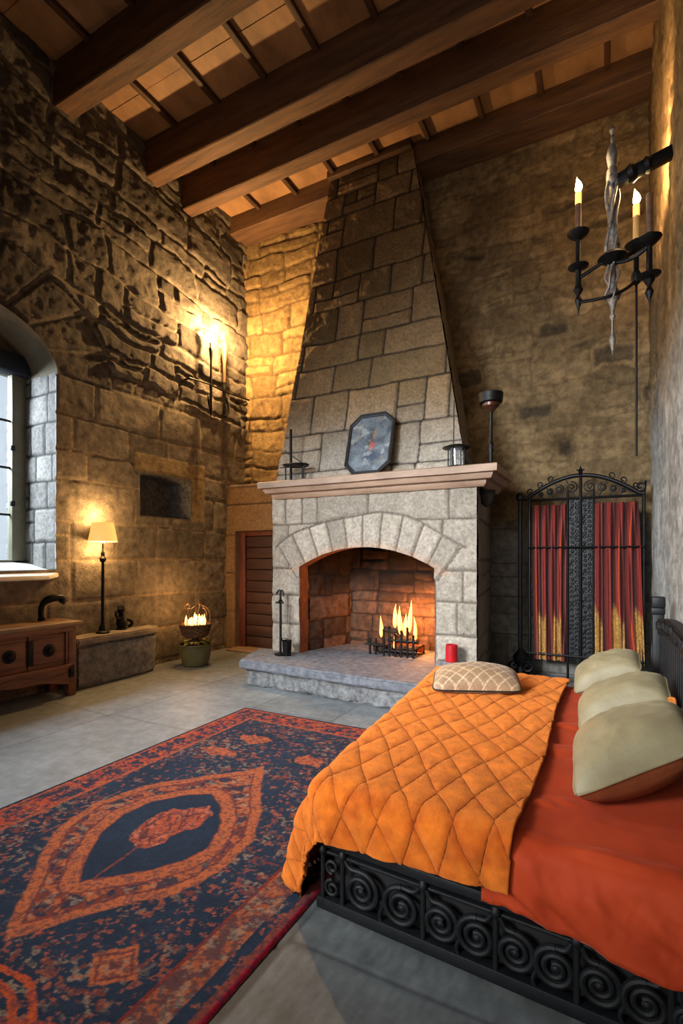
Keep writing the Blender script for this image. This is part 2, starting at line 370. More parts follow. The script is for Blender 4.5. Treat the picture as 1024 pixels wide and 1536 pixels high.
# back wall: rubble at left, lime-washed rubble with sunk stones at right
def back_fn(a, b):
    X = a+LX-.06; Z = b-.08
    i2, e2 = rubble(X, Z+.04*X, .62, .36, 25, .04)
    H2, c2 = stone_look(i2, e2, (lin('6b573b'), lin('8d7650')), lin('5a4a34'), .007, .03, 25, X, Z, .022, .3)
    i3, e3 = rubble(X, Z, .40, .26, 35, .08); h = hsh(i3, 4, 35)
    st = sm(.035, .085, e3+.07*(fbm(X*7, Z*7, 54)-.5))*(h > .78); n = fbm(X*3, Z*3, 50)
    c3 = lerp(lin('67553c'), lin('907a58'), np.clip(n*1.5-.25+.25*(fbm(X*9, Z*14, 51)-.5), 0, 1))
    c3 = c3*(.74+.46*hsh(i3, 6, 3))[:, None]; c3 = mix(c3, lin('4a3c2a'), .45*(1-sm(.004, .02, e3))*sm(.4, .6, n))
    c3 = mix(c3, lin('39322a'), st*.75)
    H3 = .022*fbm(X*4, Z*6, 52)-.02*st*sm(.03, .09, e3)+.012*sm(0, .04, e3)*(h < .5)+.012*fbm(X*15, Z*15, 53)
    # grey dressed blocks at the foot of the wall
    i4, e4 = ashlar(X, Z, (.4, .5), (.7, 1.1), 72, .01)
    H4, c4 = stone_look(i4, e4, (lin('66645f'), lin('7f7c75')), lin('504d48'), .006, .008, 72, X, Z, .012, .15)
    g = (1-sm(1.7, 2.05, Z+.25*(fbm(X*2, Z*2, 8)-.5)))
    H3 = H3*(1-g)+H4*g; c3 = c3*(1-g[:, None])+c4*g[:, None]
    t = sm(-.2, .2, X+2.9)
    return H2*(1-t)+H3*t, c2*(1-t[:, None])+c3*t[:, None]
wb = struct(patch('wall_back', (LX-.06, BY, -.08), (1, 0, 0), (0, 0, 1), (0, -1, 0), RX-LX+.22, 7.4, .02, back_fn, M['wall']))
# right wall: rough render over rubble, slightly bellied
def right_fn(a, b):
    Y = BY-a; Z = b
    n = fbm(Y*2.2, Z*1.4, 60); c = lerp(lin('85827c'), lin('b4b0a8'), np.clip(n*1.6-.3, 0, 1))
    c = c*(.85+.3*fbm(Y*11, Z*5, 61))[:, None]
    i2, e2 = rubble(Y, Z, .5, .3, 65, .1)
    t = sm(2.6, 3.6, Z+.5*(n-.5)); c = c*(1-t[:, None])+lerp(lin('5d4b33'), lin('8a7350'), np.clip(n*1.4-.2, 0, 1))*t[:, None]  # low wall coloured paler to paint in the daylight, browner above
    H = .05*fbm(Y*2.5, Z*1.8, 62)+.03*fbm(Y*9, Z*7, 63)+.02*t*sm(0, .05, e2)
    return H-.09, c
struct(patch('wall_right', (RX, BY+.06, -.08), (0, -1, 0), (0, 0, 1), (-1, 0, 0), 5.0, 7.4, .02, right_fn, M['wall']))
wr = struct(patch('wall_section', (RX, 2.1, -.08), (0, -1, 0), (0, 0, 1), (-1, 0, 0), 5.4, 7.4, .08, right_fn, M['wall'])); wr.parent = bpy.data.objects['wall_right']
struct(patch('wall_rear', (RX+.2, -3.2, -.08), (-1, 0, 0), (0, 0, 1), (0, 1, 0), 6.3, 7.4, .08, lambda a, b: left2_fn(a, b), M['wall']))

# floor: big worn slabs
def floor_fn(a, b):
    X = a+LX; Y = b-3.2
    ca, sa = math.cos(.0), math.sin(.0)
    i, e = ashlar(Y, X, (.85, 1.15), (1.1, 1.9), 91, .012, .8, 0)
    h = hsh(i, 2, 91); n = fbm(X*2.2, Y*2.2, 92)
    c = lerp(lin('575b5d'), lin('7b8081'), np.clip(.3*h+n*.9-.1, 0, 1)); H = .004*fbm(X*5, Y*5, 93)
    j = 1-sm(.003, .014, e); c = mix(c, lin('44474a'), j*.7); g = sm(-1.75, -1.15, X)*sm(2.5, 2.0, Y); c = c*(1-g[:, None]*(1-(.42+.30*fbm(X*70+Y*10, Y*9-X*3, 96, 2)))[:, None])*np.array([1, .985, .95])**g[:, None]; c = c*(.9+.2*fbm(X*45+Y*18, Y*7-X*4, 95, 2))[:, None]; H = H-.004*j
    return H-.004, c
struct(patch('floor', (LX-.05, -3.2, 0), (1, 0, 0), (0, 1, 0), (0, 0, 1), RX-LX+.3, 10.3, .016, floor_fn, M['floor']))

# ------------------------------------------------------------------ ceiling
ce = struct(MB().box(LX-.3, RX+.3, -3.3, BY+.2, CZ+.04, CZ+.2).build('ceiling', M['batten'])); ce['_base'] = (0, 0, 0)
yb = -3.2; k = 0
rg = random.Random(4)
bat = [-5.715+.71*i for i in range(10)]
for (ya, yc) in ((1.2, 1.75), (1.75, 2.35), (2.35, 3.0), (3.0, 3.68), (3.68, 4.30), (4.30, 4.95), (4.95, 5.30), (5.30, 5.65), (5.65, 6.15), (6.15, 7.0)):
    for x, x2 in zip(bat[:-1], bat[1:]):
        x = max(x, LX); x2 = min(x2, RX+.05)
        struct(MB().box(x, x2, ya+.003, yc-.003, CZ+rg.uniform(0, .008), CZ+.045).build('ceiling_board', M['board'], ce))
for x in bat[1:]:
    for (ya, yc) in ((1.2, 3.58), (3.77, 4.84), (5.03, 5.56), (5.73, 6.60)):
        if x < RX: struct(MB().box(x-.032, x+.032, ya, yc, CZ-.06, CZ+.004, .006).build('ceiling_batten', M['batten'], ce))
def beam(y0, y1, z0, seed, x0=LX-.1, x1=RX+.1):
    mb = MB(); nx = 90; P = []
    ring = []
    pr = [(y0, CZ+.03), (y0, z0+.012), (y0+.012, z0), (y1-.012, z0), (y1, z0+.012), (y1, CZ+.03)]
    sub = []
    for (p, q) in zip(pr[:-1], pr[1:]):
        n = max(1, int(math.hypot(q[0]-p[0], q[1]-p[1])/.05))
        sub += [(p[0]+(q[0]-p[0])*t/n, p[1]+(q[1]-p[1])*t/n) for t in range(n)]
    sub.append(pr[-1])
    for i in range(nx+1):
        x = x0+(x1-x0)*i/nx; row = []
        for (y, z) in sub:
            d = mn.noise(Vector((x*1.3, y*6+seed, z*6)))*.008+mn.noise(Vector((x*5, y*14+seed, z*14)))*.004
            row.append((x, y+d*.8, z+d))
        P.append(row)
    mb.grid(P)
    return struct(mb.build('ceiling_beam', M['beam'], sharp=32))
b = [beam(3.56, 3.79, 6.66, 1), beam(4.82, 5.05, 6.67, 2), beam(5.54, 5.75, 6.68, 3), beam(6.57, 7.04, 6.88, 4), beam(2.2, 2.5, 6.66, 5), beam(.6, .9, 6.66, 6)]

# ------------------------------------------------------------------ corner masonry and door (left of the fireplace)
def nook_fn(a, b):
    X = a+LX; Z = b
    c = lerp(lin('74593c'), lin('8a6d49'), fbm(X*5, Z*5, 82)); H = .012*fbm(X*9, Z*9, 83)
    lint = Z > 1.93; e = np.where(lint, np.minimum(np.abs(Z-2.35)+(X < -4.9)*0, Z-1.93), np.abs((Z % .62)-.31)*0+np.minimum(Z % .62, .62-Z % .62))
    c = mix(c, lin('4a3824'), 1-sm(.003, .014, e)); H = H-.008*(1-sm(.003, .014, e))
    return H, c
nk = struct(patch('wall_alcove', (LX, 6.5, 0), (1, 0, 0), (0, 0, 1), (0, -1, 0), 1.85, 2.66, .018, nook_fn, M['ashlar'],
                  [[(.20, -.05), (1.4, -.05), (1.4, 1.93), (.20, 1.93)]]))
nk['_base'] = (0, 0, 0)
struct(MB().box(LX, -3.8, 6.49, BY, 2.64, 2.68, .01).build('alcove_ledge', M['mantel'], nk))
struct(MB().box(LX+.16, LX+.2, 6.51, 6.98, 0, 1.93).build('alcove_reveal', M['mantel'], nk))
struct(MB().box(LX+.2, -4.2, 6.51, 6.98, 1.93, 1.97).build('alcove_reveal', M['mantel'], nk))
dr = struct(MB().box(-5.43, -5.31, 6.60, 6.70, .0, 1.93, .008).box(-5.31, -4.30, 6.60, 6.70, 1.85, 1.93, .008).build('door_1', M['doorframe'])); dr['_base'] = (0, 0, 0)
mb = MB()
for k in range(10):
    z = .03+k*.182; mb.box(-5.31, -4.28, 6.64, 6.68, z, z+.172, .008)
mb.build('door_leaf', M['door'], dr)
struct(MB().box(-5.45, -4.2, 6.30, 6.66, 0, .03, .01).build('door_threshold', M['mantel'], dr))

# ------------------------------------------------------------------ fireplace
FY = 5.37; FX0, FX1 = -3.86, -1.245
fp = thing('fireplace', 'large stone fireplace with arched opening and tapering chimney hood on the back wall', 'fireplace', (-2.55, 5.9, 0))
AC = (-2.575, -.10); AR = 1.72; HW = .873; ZS = AC[1]+math.sqrt(AR**2-HW**2)
arch = [(AC[0]+AR*math.sin(t), AC[1]+AR*math.cos(t)) for t in np.linspace(-math.asin(HW/AR), math.asin(HW/AR), 25)]
rows = [.30, .62, 1.00, 1.40, 1.93, 2.26]
def face_fn(a, b):
    X = a+FX0; Z = b+.26
    w1 = (fbm(X*3, Z*3, 7)-.5)*.03; w2 = (fbm(X*3+5, Z*3, 8)-.5)*.03; Xw = X+w1; Zw = Z+w2
    # side blocks
    rb = np.array([.2, .66, 1.02, 1.36, 1.92, 2.4]); ri = np.clip(np.searchsorted(rb, Zw)-1, 0, 4)
    cols = [[-4.2, -3.445, -1.70, -1.0], [-4.2, -3.63, -3.40, -1.70, -1.46, -1.0], [-4.2, -3.445, -1.70, -1.40, -1.0],
            [-4.2, -3.62, -2.9, -1.62, -1.0], [-4.2, -3.66, -3.42, -3.20, -2.5, -1.55, -1.0]]
    lo = np.zeros_like(a); hi = np.ones_like(a); ci = np.zeros_like(a)
    for r in range(5):
        m = ri == r; cc = np.array(cols[r]); k = np.clip(np.searchsorted(cc, Xw[m])-1, 0, len(cc)-2); lo[m] = cc[k]; hi[m] = cc[k+1]; ci[m] = k
    e = np.minimum(np.minimum(Xw-lo, hi-Xw), np.minimum(Zw-rb[ri], rb[ri+1]-Zw)); idn = ri*31+ci
    rr = np.hypot(Xw-AC[0], Zw-AC[1]); an = np.arctan2(Xw-AC[0], Zw-AC[1]); amax = .60
    ring = (rr > AR-.1) & (rr < AR+.39+.03*np.sin(an*9)) & (np.abs(an) < amax) & (Z > 1.2)
    st = 2*amax/10; k = np.floor((an+amax)/st); fr = (an+amax)/st-k
    ev = np.minimum(np.minimum(fr, 1-fr)*st*rr, AR+.39+.03*np.sin(an*9)-rr)
    e = np.where(ring, ev, np.where((Z > 1.2) & (np.abs(an) < amax+.02), np.minimum(e, np.abs(rr-(AR+.39+.03*np.sin(an*9)))), e)); idn = np.where(ring, 500+k, idn)
    H, c = stone_look(idn, e, (lin('7b7468'), lin('a0978a')), lin('5a5148'), .007, .016, 7, X, Z, .016, .18)
    c = c*(.86+.28*fbm(X*16, Z*16, 19))[:, None]
    # orange-brown tint round the arch edge
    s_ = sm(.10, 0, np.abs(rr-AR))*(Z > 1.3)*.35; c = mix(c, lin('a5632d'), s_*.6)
    return H, c
hole = [(FX0*0+x-FX0, z-.26) for x, z in ([(AC[0]-HW, .1), (AC[0]+HW, .1)]+arch[::-1])]
ff = patch('fireplace_surround', (FX0, FY, .26), (1, 0, 0), (0, 0, 1), (0, -1, 0), FX1-FX0, 2.02, .014, face_fn, M['ashlar'], [hole], parent=fp)
def side_fn(a, b):
    i, e = ashlar(a, b, (.34, .5), (.4, .7), 17, .012)
    return stone_look(i, e, (lin('6b6459'), lin('857c6e')), lin('4a433b'), .007, .012, 17, a, b, .012, .16)
sv = Vector((-1.45-FX1, BY-FY, 0)); L = sv.length; sv.normalize()
patch('surround_side', (FX1, FY, 0), tuple(sv), (0, 0, 1), (sv.y, -sv.x, 0), L, 2.28, .03, side_fn, M['ashlar'], parent=fp)
patch('surround_side', (FX0, BY, 0), (0, -1, 0), (0, 0, 1), (-1, 0, 0), BY-FY, 2.28, .05, side_fn, M['ashlar'], parent=fp)
# soffit of the arch and the firebox
mb = MB(); xl, xr = AC[0]-HW, AC[0]+HW
mb.grid([[(x, FY-.005+d, z+d*.03) for d in np.linspace(0, .22, 4)] for x, z in [(xl, .28)]+arch+[(xr, .28)]])
mb.build('arch_soffit', mat('arch_soffit_brick', '8a5a3a', rough=.85, col2='5c3520', scale=8, bump=.5), fp)
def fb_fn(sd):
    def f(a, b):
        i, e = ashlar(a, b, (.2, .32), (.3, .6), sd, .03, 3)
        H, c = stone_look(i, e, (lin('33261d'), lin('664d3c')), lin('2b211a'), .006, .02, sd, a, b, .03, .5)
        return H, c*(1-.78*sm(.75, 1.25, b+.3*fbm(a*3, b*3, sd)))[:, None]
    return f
xb0, xb1, FB = -3.21, -1.80, 6.30
def ws(name, p, q, sd):
    p = Vector(p+(0,)); q = Vector(q+(0,)); d = q-p; L = d.length; d.normalize()
    patch(name, (p.x, p.y, .27), tuple(d), (0, 0, 1), (d.y, -d.x, 0), L, 1.75, .02, fb_fn(sd), M['wall'], parent=fp)
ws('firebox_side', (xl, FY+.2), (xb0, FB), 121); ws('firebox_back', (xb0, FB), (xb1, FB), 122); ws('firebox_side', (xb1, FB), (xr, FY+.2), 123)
MB().add([(xl-.1, FY+.05, 1.98), (xr+.1, FY+.05, 1.98), (xb1+.05, FB+.05, 1.98), (xb0-.05, FB+.05, 1.98)], [(0, 1, 2, 3)]).build('firebox_roof', M['soot_shade'], fp)
MB().box(xl-.08, xl, FY+.19, FY+.22, 1.3, 2.0).box(xl, xr, FY+.20, FY+.22, 1.70, 2.0).build('throat_plate', M['soot_shade'], fp)
# hearth: rough plinth and thick slab
def blob(poly, z0, z1, step, amp, seed, bev=.03, fr=6):
    bm = bmesh.new(); vs = [bm.verts.new((x, y, z0)) for x, y in poly]; f = bm.faces.new(vs)
    r = bmesh.ops.extrude_face_region(bm, geom=[f])
    for e in r['geom']:
        if isinstance(e, bmesh.types.BMVert): e.co.z = z1
    bmesh.ops.recalc_face_normals(bm, faces=bm.faces[:])
    if bev: bmesh.ops.bevel(bm, geom=bm.edges[:], offset=bev, segments=2, affect='EDGES')
    for _ in range(6):
        es = [e for e in bm.edges if e.calc_length() > step]
        if not es: break
        bmesh.ops.subdivide_edges(bm, edges=es, cuts=1, use_grid_fill=True)
        bmesh.ops.triangulate(bm, faces=[f for f in bm.faces if len(f.verts) > 4])
    bm.normal_update()
    for v in bm.verts:
        n = v.normal.copy(); p = v.co
        if p.z < z0+.005: n.z = 0
        v.co = p+n*(mn.fractal(p*fr+Vector((seed, 0, 0)), .8, 2, 4)*amp)
    return MB().bm(bm)
hp = [(-3.86, 4.68), (-3.0, 4.63), (-2.2, 4.58), (-1.42, 4.54), (-1.20, 4.70), (-1.20, 5.40), (-1.75, 6.3), (-3.25, 6.3), (-3.45, 5.6), (-4.12, 5.40)]
inner = [(-3.80, 4.74), (-1.45, 4.60), (-1.26, 4.78), (-1.26, 5.34), (-4.0, 5.34)]
blob(inner, 0, .20, .05, .018, 3, .02, 9).build('hearth_plinth', M['rough'], fp, sharp=80)
blob(hp, .195, .30, .06, .010, 8, .02, 5).build('hearth_slab', M['slab'], fp, sharp=70)
# mantel shelf: moulded stone profile swept along the front, with a return at the right end
pr = [(0, 2.24), (.04, 2.24), (.07, 2.27), (.075, 2.30), (.13, 2.31), (.15, 2.345), (.155, 2.365), (.20, 2.37), (.205, 2.44), (.19, 2.45), (-.1, 2.45)]
x0, x1 = -3.98+.22, -.985-.22
path = [(x0, BY), (x0, FY), (x1, FY), (x1, 6.1)]
dirs = [(-1, 0), (-1, -1), (1, -1), (1, 0)]
mb = MB()
rowsP = []
for (px, py), (dx, dy) in zip(path, dirs):
    rowsP.append([(px+dx*d, py+dy*d, z) for d, z in pr])
seg = []
for i in range(3):
    for t in np.linspace(0, 1, 14 if i == 1 else 6)[(1 if i else 0):]:
        seg.append([tuple(Vector(p).lerp(Vector(q), t)) for p, q in zip(rowsP[i], rowsP[i+1])])
seg = [[(x+.004*mn.noise(Vector((x*8, y*8, z*8))), y+.004*mn.noise(Vector((x*7, y*9, z*8+3))), z+.004*mn.noise(Vector((x*3, y*3, 5)))) for x, y, z in r] for r in seg]
mb.grid(seg)
mb.add([(x0-.19, BY, 2.449), (x0-.19, FY-.19, 2.449), (x1+.19, FY-.19, 2.449), (x1+.19, 6.1, 2.449), (x1-.1, BY, 2.449)], [(0, 1, 2, 3, 4)])
mb.add([rowsP[-1][k] for k in range(len(pr))], [list(range(len(pr)))])
mb.build('mantel_shelf', M['mantel'], fp, sharp=40)
# bracket under the right return
mb = MB(); mb.lathe((-1.22, 5.72, 2.06), [(.02, 0), (.06, .04), (.08, .10), (.10, .18)], 16); mb.build('mantel_corbel', M['soot_shade'], fp)  # near-black colour paints in the shade on this bracket
# chimney hood
def hood(corners_b, corners_t, sd, name, step, fnpal, dens):
    (bl, br), (tl, tr) = corners_b, corners_t
    bl, br, tl, tr = map(Vector, (bl, br, tl, tr)); nu = int((br-bl).length/step); nv = int((tl-bl).length/step)
    u, v = np.meshgrid(np.linspace(0, 1, nu+1), np.linspace(0, 1, nv+1)); u = u.ravel(); v = v.ravel()
    A = [np.array(p) for p in (bl, br, tl, tr)]
    co = (A[0]*(1-u)[:, None]+A[1]*u[:, None])*(1-v)[:, None]+(A[2]*(1-u)[:, None]+A[3]*u[:, None])*v[:, None]
    N = (br-bl).cross(tl-bl).normalized()
    U = (br-bl).normalized(); a = co @ np.array(U); bb = co[:, 2]
    h, c = fnpal(a, bb)
    co = co+h[:, None]*np.array(N)
    idx = np.arange((nu+1)*(nv+1)).reshape(nv+1, nu+1)
    F = np.stack([idx[:-1, :-1], idx[:-1, 1:], idx[1:, 1:], idx[1:, :-1]], -1).reshape(-1, 4)
    return raw(name, co, F, c, M['ashlar'], fp)
def hood_fn(a, b):
    i, e = ashlar(a, b, (.34, .58), (.28, .72), 207, .035, 1.5, .30)
    H, c = stone_look(i, e, (lin('56482f'), lin('80694c')), lin('2a231c'), .008, .02, 207, a, b, .018, .36)
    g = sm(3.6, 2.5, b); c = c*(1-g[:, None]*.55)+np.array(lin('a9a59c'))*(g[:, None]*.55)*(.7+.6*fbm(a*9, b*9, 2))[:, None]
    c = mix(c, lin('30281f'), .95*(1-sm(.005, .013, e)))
    return H, c
HB = [(-3.895, 5.50, 2.44), (-1.385, 5.50, 2.44)]; HT = [(-3.66, 6.58, CZ), (-2.40, 6.58, CZ)]
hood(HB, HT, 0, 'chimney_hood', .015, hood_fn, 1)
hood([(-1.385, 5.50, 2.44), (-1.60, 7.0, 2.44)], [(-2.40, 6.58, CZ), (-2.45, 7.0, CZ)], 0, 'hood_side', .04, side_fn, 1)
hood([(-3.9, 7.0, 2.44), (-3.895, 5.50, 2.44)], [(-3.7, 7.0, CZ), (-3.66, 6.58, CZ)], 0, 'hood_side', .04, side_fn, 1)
MB().box(-3.68, -2.38, 6.45, 6.57, CZ-.10, CZ, .01).build('hood_trim', M['batten'], fp)

def vec(*a): return Vector(a)
def spiral(c, r0, r1, turns, a0, n=40, ax=(1, 0, 0), ay=(0, 0, 1), flip=1):
    c = Vector(c); ax = Vector(ax); ay = Vector(ay); out = []
    for i in range(n+1):
        t = i/n; r = r0+(r1-r0)*t; a = a0+flip*2*PI*turns*t
        out.append(c+ax*(r*math.cos(a))+ay*(r*math.sin(a)))
    return out
def bez(p0, p1, p2, p3, n=14):
    p0, p1, p2, p3 = map(Vector, (p0, p1, p2, p3))
    return [p0*(1-t)**3+p1*3*t*(1-t)**2+p2*3*t*t*(1-t)+p3*t**3 for t in [i/n for i in range(n+1)]]
def flame_mb(x, y, z, h, r, lean=(0, 0), seed=0):
    P = []
    for i in range(15):
        t = i/14; rr = r*(math.sin(PI*min(1, t*1.0)**.62))*(1-.25*t) if 0 < t < 1 else 0.0005
        cx = x+lean[0]*t*t+r*.35*math.sin(t*5+seed)*t; cy = y+lean[1]*t*t
        P.append([(cx+rr*math.cos(a), cy+rr*math.sin(a), z+h*t) for a in np.linspace(0, 2*PI, 13)])
    return MB().grid(P)

# ------------------------------------------------------------------ rug
def rug_fn(a, b):
    X = a-3.20; Y = b+.35
    w = .035; Xw = X+(fbm(X*9, Y*9, 1)-.5)*w; Yw = Y+(fbm(X*9+3, Y*9+7, 2)-.5)*w
    navy, orange, red, tan, dk = map(lin, ('202a38', '9c5332', '6c352c', '86705c', '141b26'))
    c = np.tile(np.array(navy), (len(a), 1)); c = c*(.8+.5*fbm(X*5, Y*5, 3))[:, None]
    def put(c, col, m, amt=.95): return mix(c, col, np.clip(m, 0, 1)*amt)
    def leafy(f, th, k, s=.05): return sm(th, th+s, fbm(X*f, Y*f*1.1, k, 3))
    # scattered blossoms on the field
    clus = sm(.40, .58, fbm(X*4.5, Y*4.5, 14))
    c = put(c, tan, leafy(34, .62, 11)*clus, .7); c = put(c, red, leafy(24, .635, 12)*clus, .8); c = put(c, lin('9a5036'), leafy(40, .635, 13), .6)
    # mandorla medallion
    def sdf(poly):
        P = np.array(poly); Q = np.roll(P, -1, 0); dist = np.full(Xw.shape, 9.); ins = np.zeros(Xw.shape, bool)
        for (x1, y1), (x2, y2) in zip(P, Q):
            t = np.clip(((Xw-x1)*(x2-x1)+(Yw-y1)*(y2-y1))/((x2-x1)**2+(y2-y1)**2), 0, 1)
            dist = np.minimum(dist, np.hypot(Xw-x1-t*(x2-x1), Yw-y1-t*(y2-y1)))
            ins ^= ((y1 > Yw) != (y2 > Yw)) & (Xw < (x2-x1)*(Yw-y1)/(y2-y1+1e-12)+x1)
        return np.where(ins, dist, -dist)
    d = sdf([(-2.084, 1.107), (-2.291, 1.307), (-2.52, 1.527), (-2.695, 1.745), (-2.75, 1.998), (-2.676, 2.314), (-2.437, 2.597), (-2.231, 2.807), (-2.171, 2.929), (-2.015, 2.666), (-1.802, 2.403), (-1.672, 2.165), (-1.626, 1.933), (-1.649, 1.734), (-1.719, 1.585), (-1.834, 1.471), (-1.929, 1.334), (-2.017, 1.207)]); di = sdf([(-2.138, 1.488), (-2.282, 1.618), (-2.424, 1.805), (-2.484, 1.992), (-2.457, 2.18), (-2.353, 2.315), (-2.22, 2.413), (-2.089, 2.35), (-1.936, 2.193), (-1.824, 1.969), (-1.846, 1.816), (-1.926, 1.708), (-2.029, 1.607)])
    ins = sm(-.005, .01, d)
    body = mix(np.tile(np.array(red)*.9, (len(a), 1)), orange, leafy(17, .46, 21)*.9); body = mix(body, navy, leafy(20, .55, 22)*.9); body = mix(body, tan, leafy(30, .60, 23)*.6)
    c = c*(1-ins[:, None])+body*ins[:, None]
    c = put(c, orange, ins*(d < .062)); c = put(c, red, ins*(np.abs(d-.066) < .007))
    c = put(c, orange, ins*(di < 0)*(di > -.085)*(d > .03)); c = put(c, red, ins*(np.abs(di+.088) < .007)); c = put(c, red, ins*(np.abs(di) < .008))
    fi = di > 0; c = np.where(fi[:, None], np.array(navy)[None]*(.85+.4*fbm(X*6, Y*6, 5))[:, None], c)
    # blossom spray in the middle
    fx = (X+2.17-.12*(Y-2.0))/.17; fy = (Y-2.04)/.27; fr = np.hypot(fx, fy)+.9*(fbm(X*9, Y*9, 33, 3)-.5)
    pet = fr < .80
    st_ = fbm((X*.8+Y*.6)*60, (X*.6-Y*.8)*9, 36, 2)
    c = np.where(pet[:, None], mix(np.tile(np.array(lin('96462f')), (len(a), 1)), lin('3f2a2c'), sm(.5, .62, st_)*.8), c)
    c = put(c, lin('b0664c'), pet*leafy(30, .56, 35), .6); c = put(c, lin('4a2426'), pet*(np.abs(fr-.45) < .05), .7)
    stem = (np.abs(X+2.12+.1*(Y-1.6)) < .008) & (Y < 1.8) & (Y > 1.52); c = put(c, red, stem*1.)
    for cx, cy, rx, ry in ((-2.64, 2.98, .17, .10), (-2.55, 3.32, .17, .11), (-1.93, 3.15, .16, .10), (-1.55, 3.3, .15, .09)):
        r = np.hypot((X-cx)/rx, (Y-cy)/ry)+1.1*(fbm(X*11, Y*11, int(cx*50))-.5); m = 1-sm(.74, .82, r)
        c = put(c, lin('9c5234'), m); c = put(c, red, m*leafy(28, .55, 41), .7)
    # small diamond and rings near the viewer
    dd = np.abs(Xw+1.59)/.12+np.abs(Yw-1.235)/.115; c = put(c, orange, (dd < 1)*1.); c = put(c, red, ((dd < .8) & (dd > .66))*1.); c = put(c, tan, (dd < .6)*leafy(30, .5, 51), .6); c = put(c, red, (dd < .25)*1.)
    r2 = np.hypot(Xw+1.86, Yw-.72)
    for q in (.33, .27, .16): c = put(c, lin('a44524'), (np.abs(r2-q) < .014)*1.)
    r3 = np.hypot(Xw+1.55, Yw-.78)
    for q in (.2, .12): c = put(c, lin('98402a'), (np.abs(r3-q) < .013)*1.)
    # borders
    dl = X+3.20; dt = 3.98-Y; dr = -1.145-X; e = np.minimum(dl, dt)
    bord = e < .27
    bc = mix(np.tile(np.array(lin('9a3d26')), (len(a), 1)), navy, leafy(20, .48, 61)*.95); bc = mix(bc, orange, leafy(30, .58, 62)*.7); bc = mix(bc, navy, leafy(44, .57, 65)*.8)
    c = np.where(bord[:, None], bc, c)
    c = put(c, lin('94492f'), ((e > .035) & (e < .06))*1.); c = put(c, lin('94492f'), ((e > .245) & (e < .275))*1.); c = put(c, dk, (e < .03)*1.)
    m = (dr > .10) & (dr < .25) & (e > .27); rc = mix(np.tile(np.array(lin('8a4a30')), (len(a), 1)), navy, leafy(24, .5, 63)*.7); rc = mix(rc, tan, leafy(30, .57, 64)*.6)
    c = np.where(m[:, None], rc, c); c = put(c, lin('6e2a22'), ((dr < .25) & (dr > .235))*1.); c = put(c, lin('7a3a28'), ((dr > .02) & (dr < .045))*1., .8); c = put(c, lin('8a1c2c'), (dr < .02)*1.)
    worn = leafy(75, .50, 81, .12); lum = c[:, :1]; c = np.where((lum > .12), c*(1-.55*worn[:, None])+np.array(navy)[None]*.55*worn[:, None], c)
    c = c*(.8+.4*fbm(X*60, Y*60, 70, 2))[:, None]
    ed = np.minimum(np.minimum(dl, dt), dr); H = .013*sm(-.002, .012, ed)+.002*fbm(X*40, Y*40, 71, 2)
    return H, c
rug = tag(patch('rug', (-3.20, .35, .001), (1, 0, 0), (0, 1, 0), (0, 0, 1), 2.055, 3.63, .0055, rug_fn, M['rug']),
          'navy and rust patterned rug with almond medallion on the stone floor', 'rug')

# ------------------------------------------------------------------ bed
def yf(x): return 1.89-.0615*(x+1.11)
def xe(y): return -1.10-.085*(y-1.9)
bed = thing('bed', 'black iron bed with scrollwork side and red orange sheet by the right wall', 'bed', (-.4, 3.0, 0))
def pt(x, z, off=0): return (x, yf(x)+off, z)
ups = [-1.087, -.99, -.631, -.358, -.098, .16, .33]
I = M['ironbed']
def rail(z0, z1, th): 
    xa, xb = -1.115, .335; mb = MB(); n = 1
    mb.box(0, math.hypot(xb-xa, yf(xb)-yf(xa)), -th/2, th/2, z0, z1, .006, Matrix.Translation(pt(xa, 0)) @ Matrix.Rotation(math.atan2(yf(xb)-yf(xa), xb-xa), 4, 'Z')); return mb
rail(.27, .31, .05).build('top_rail', I, bed); rail(.0, .05, .05).build('bottom_rail', I, bed); rail(.235, .25, .03).build('upper_bar', I, bed)
for x in ups:
    MB().tube([pt(x, .03, -.012), pt(x, .28, -.012)], .011, 10).lathe(pt(x, .25, -.012), [(.011, -.02), (.019, -.006), (.019, .006), (.011, .02)], 10).build('upright', I, bed)
for xa, xb in zip(ups[1:-1], ups[2:]):
    w = xb-xa; cx = (xa+xb)/2; r = min(.078, w*.26)
    for sgn in (-1, 1):
        c = pt(cx+sgn*w*.25, .135, -.014)
        pts = spiral(c, r, .014, 2.1, PI/2 if sgn < 0 else PI/2, 46, flip=sgn)
        mb = MB().tube(pts, [.0125-.003*i/46 for i in range(47)], 8)
        mb.tube(bez(pts[0], pts[0]+Vector((sgn*.03, 0, 0)), Vector(pt(cx+sgn*(w/2-.03), .20, -.014)), Vector(pt(cx+sgn*(w/2-.014), .24, -.014))), .010, 8)
        mb.lathe(c, [(.0, -.012), (.014, -.006), (.014, .006), (0, .012)], 10, axis=(0, 1, 0))
        mb.build('scroll', I, bed)
    MB().tube(bez(pt(cx, .05, -.014), pt(cx-.02, .08, -.014), pt(cx+.02, .1, -.014), pt(cx, .13, -.014)), .008, 8).build('tendril', I, bed)
c = pt(-1.04, .10, -.014); MB().tube(spiral(c, .036, .01, 1.4, PI/2, 30), .008, 8).build('scroll', I, bed)
c = pt(-1.04, .19, -.014); MB().tube(spiral(c, .03, .01, 1.3, -PI/2, 30, flip=-1), .008, 8).build('scroll', I, bed)
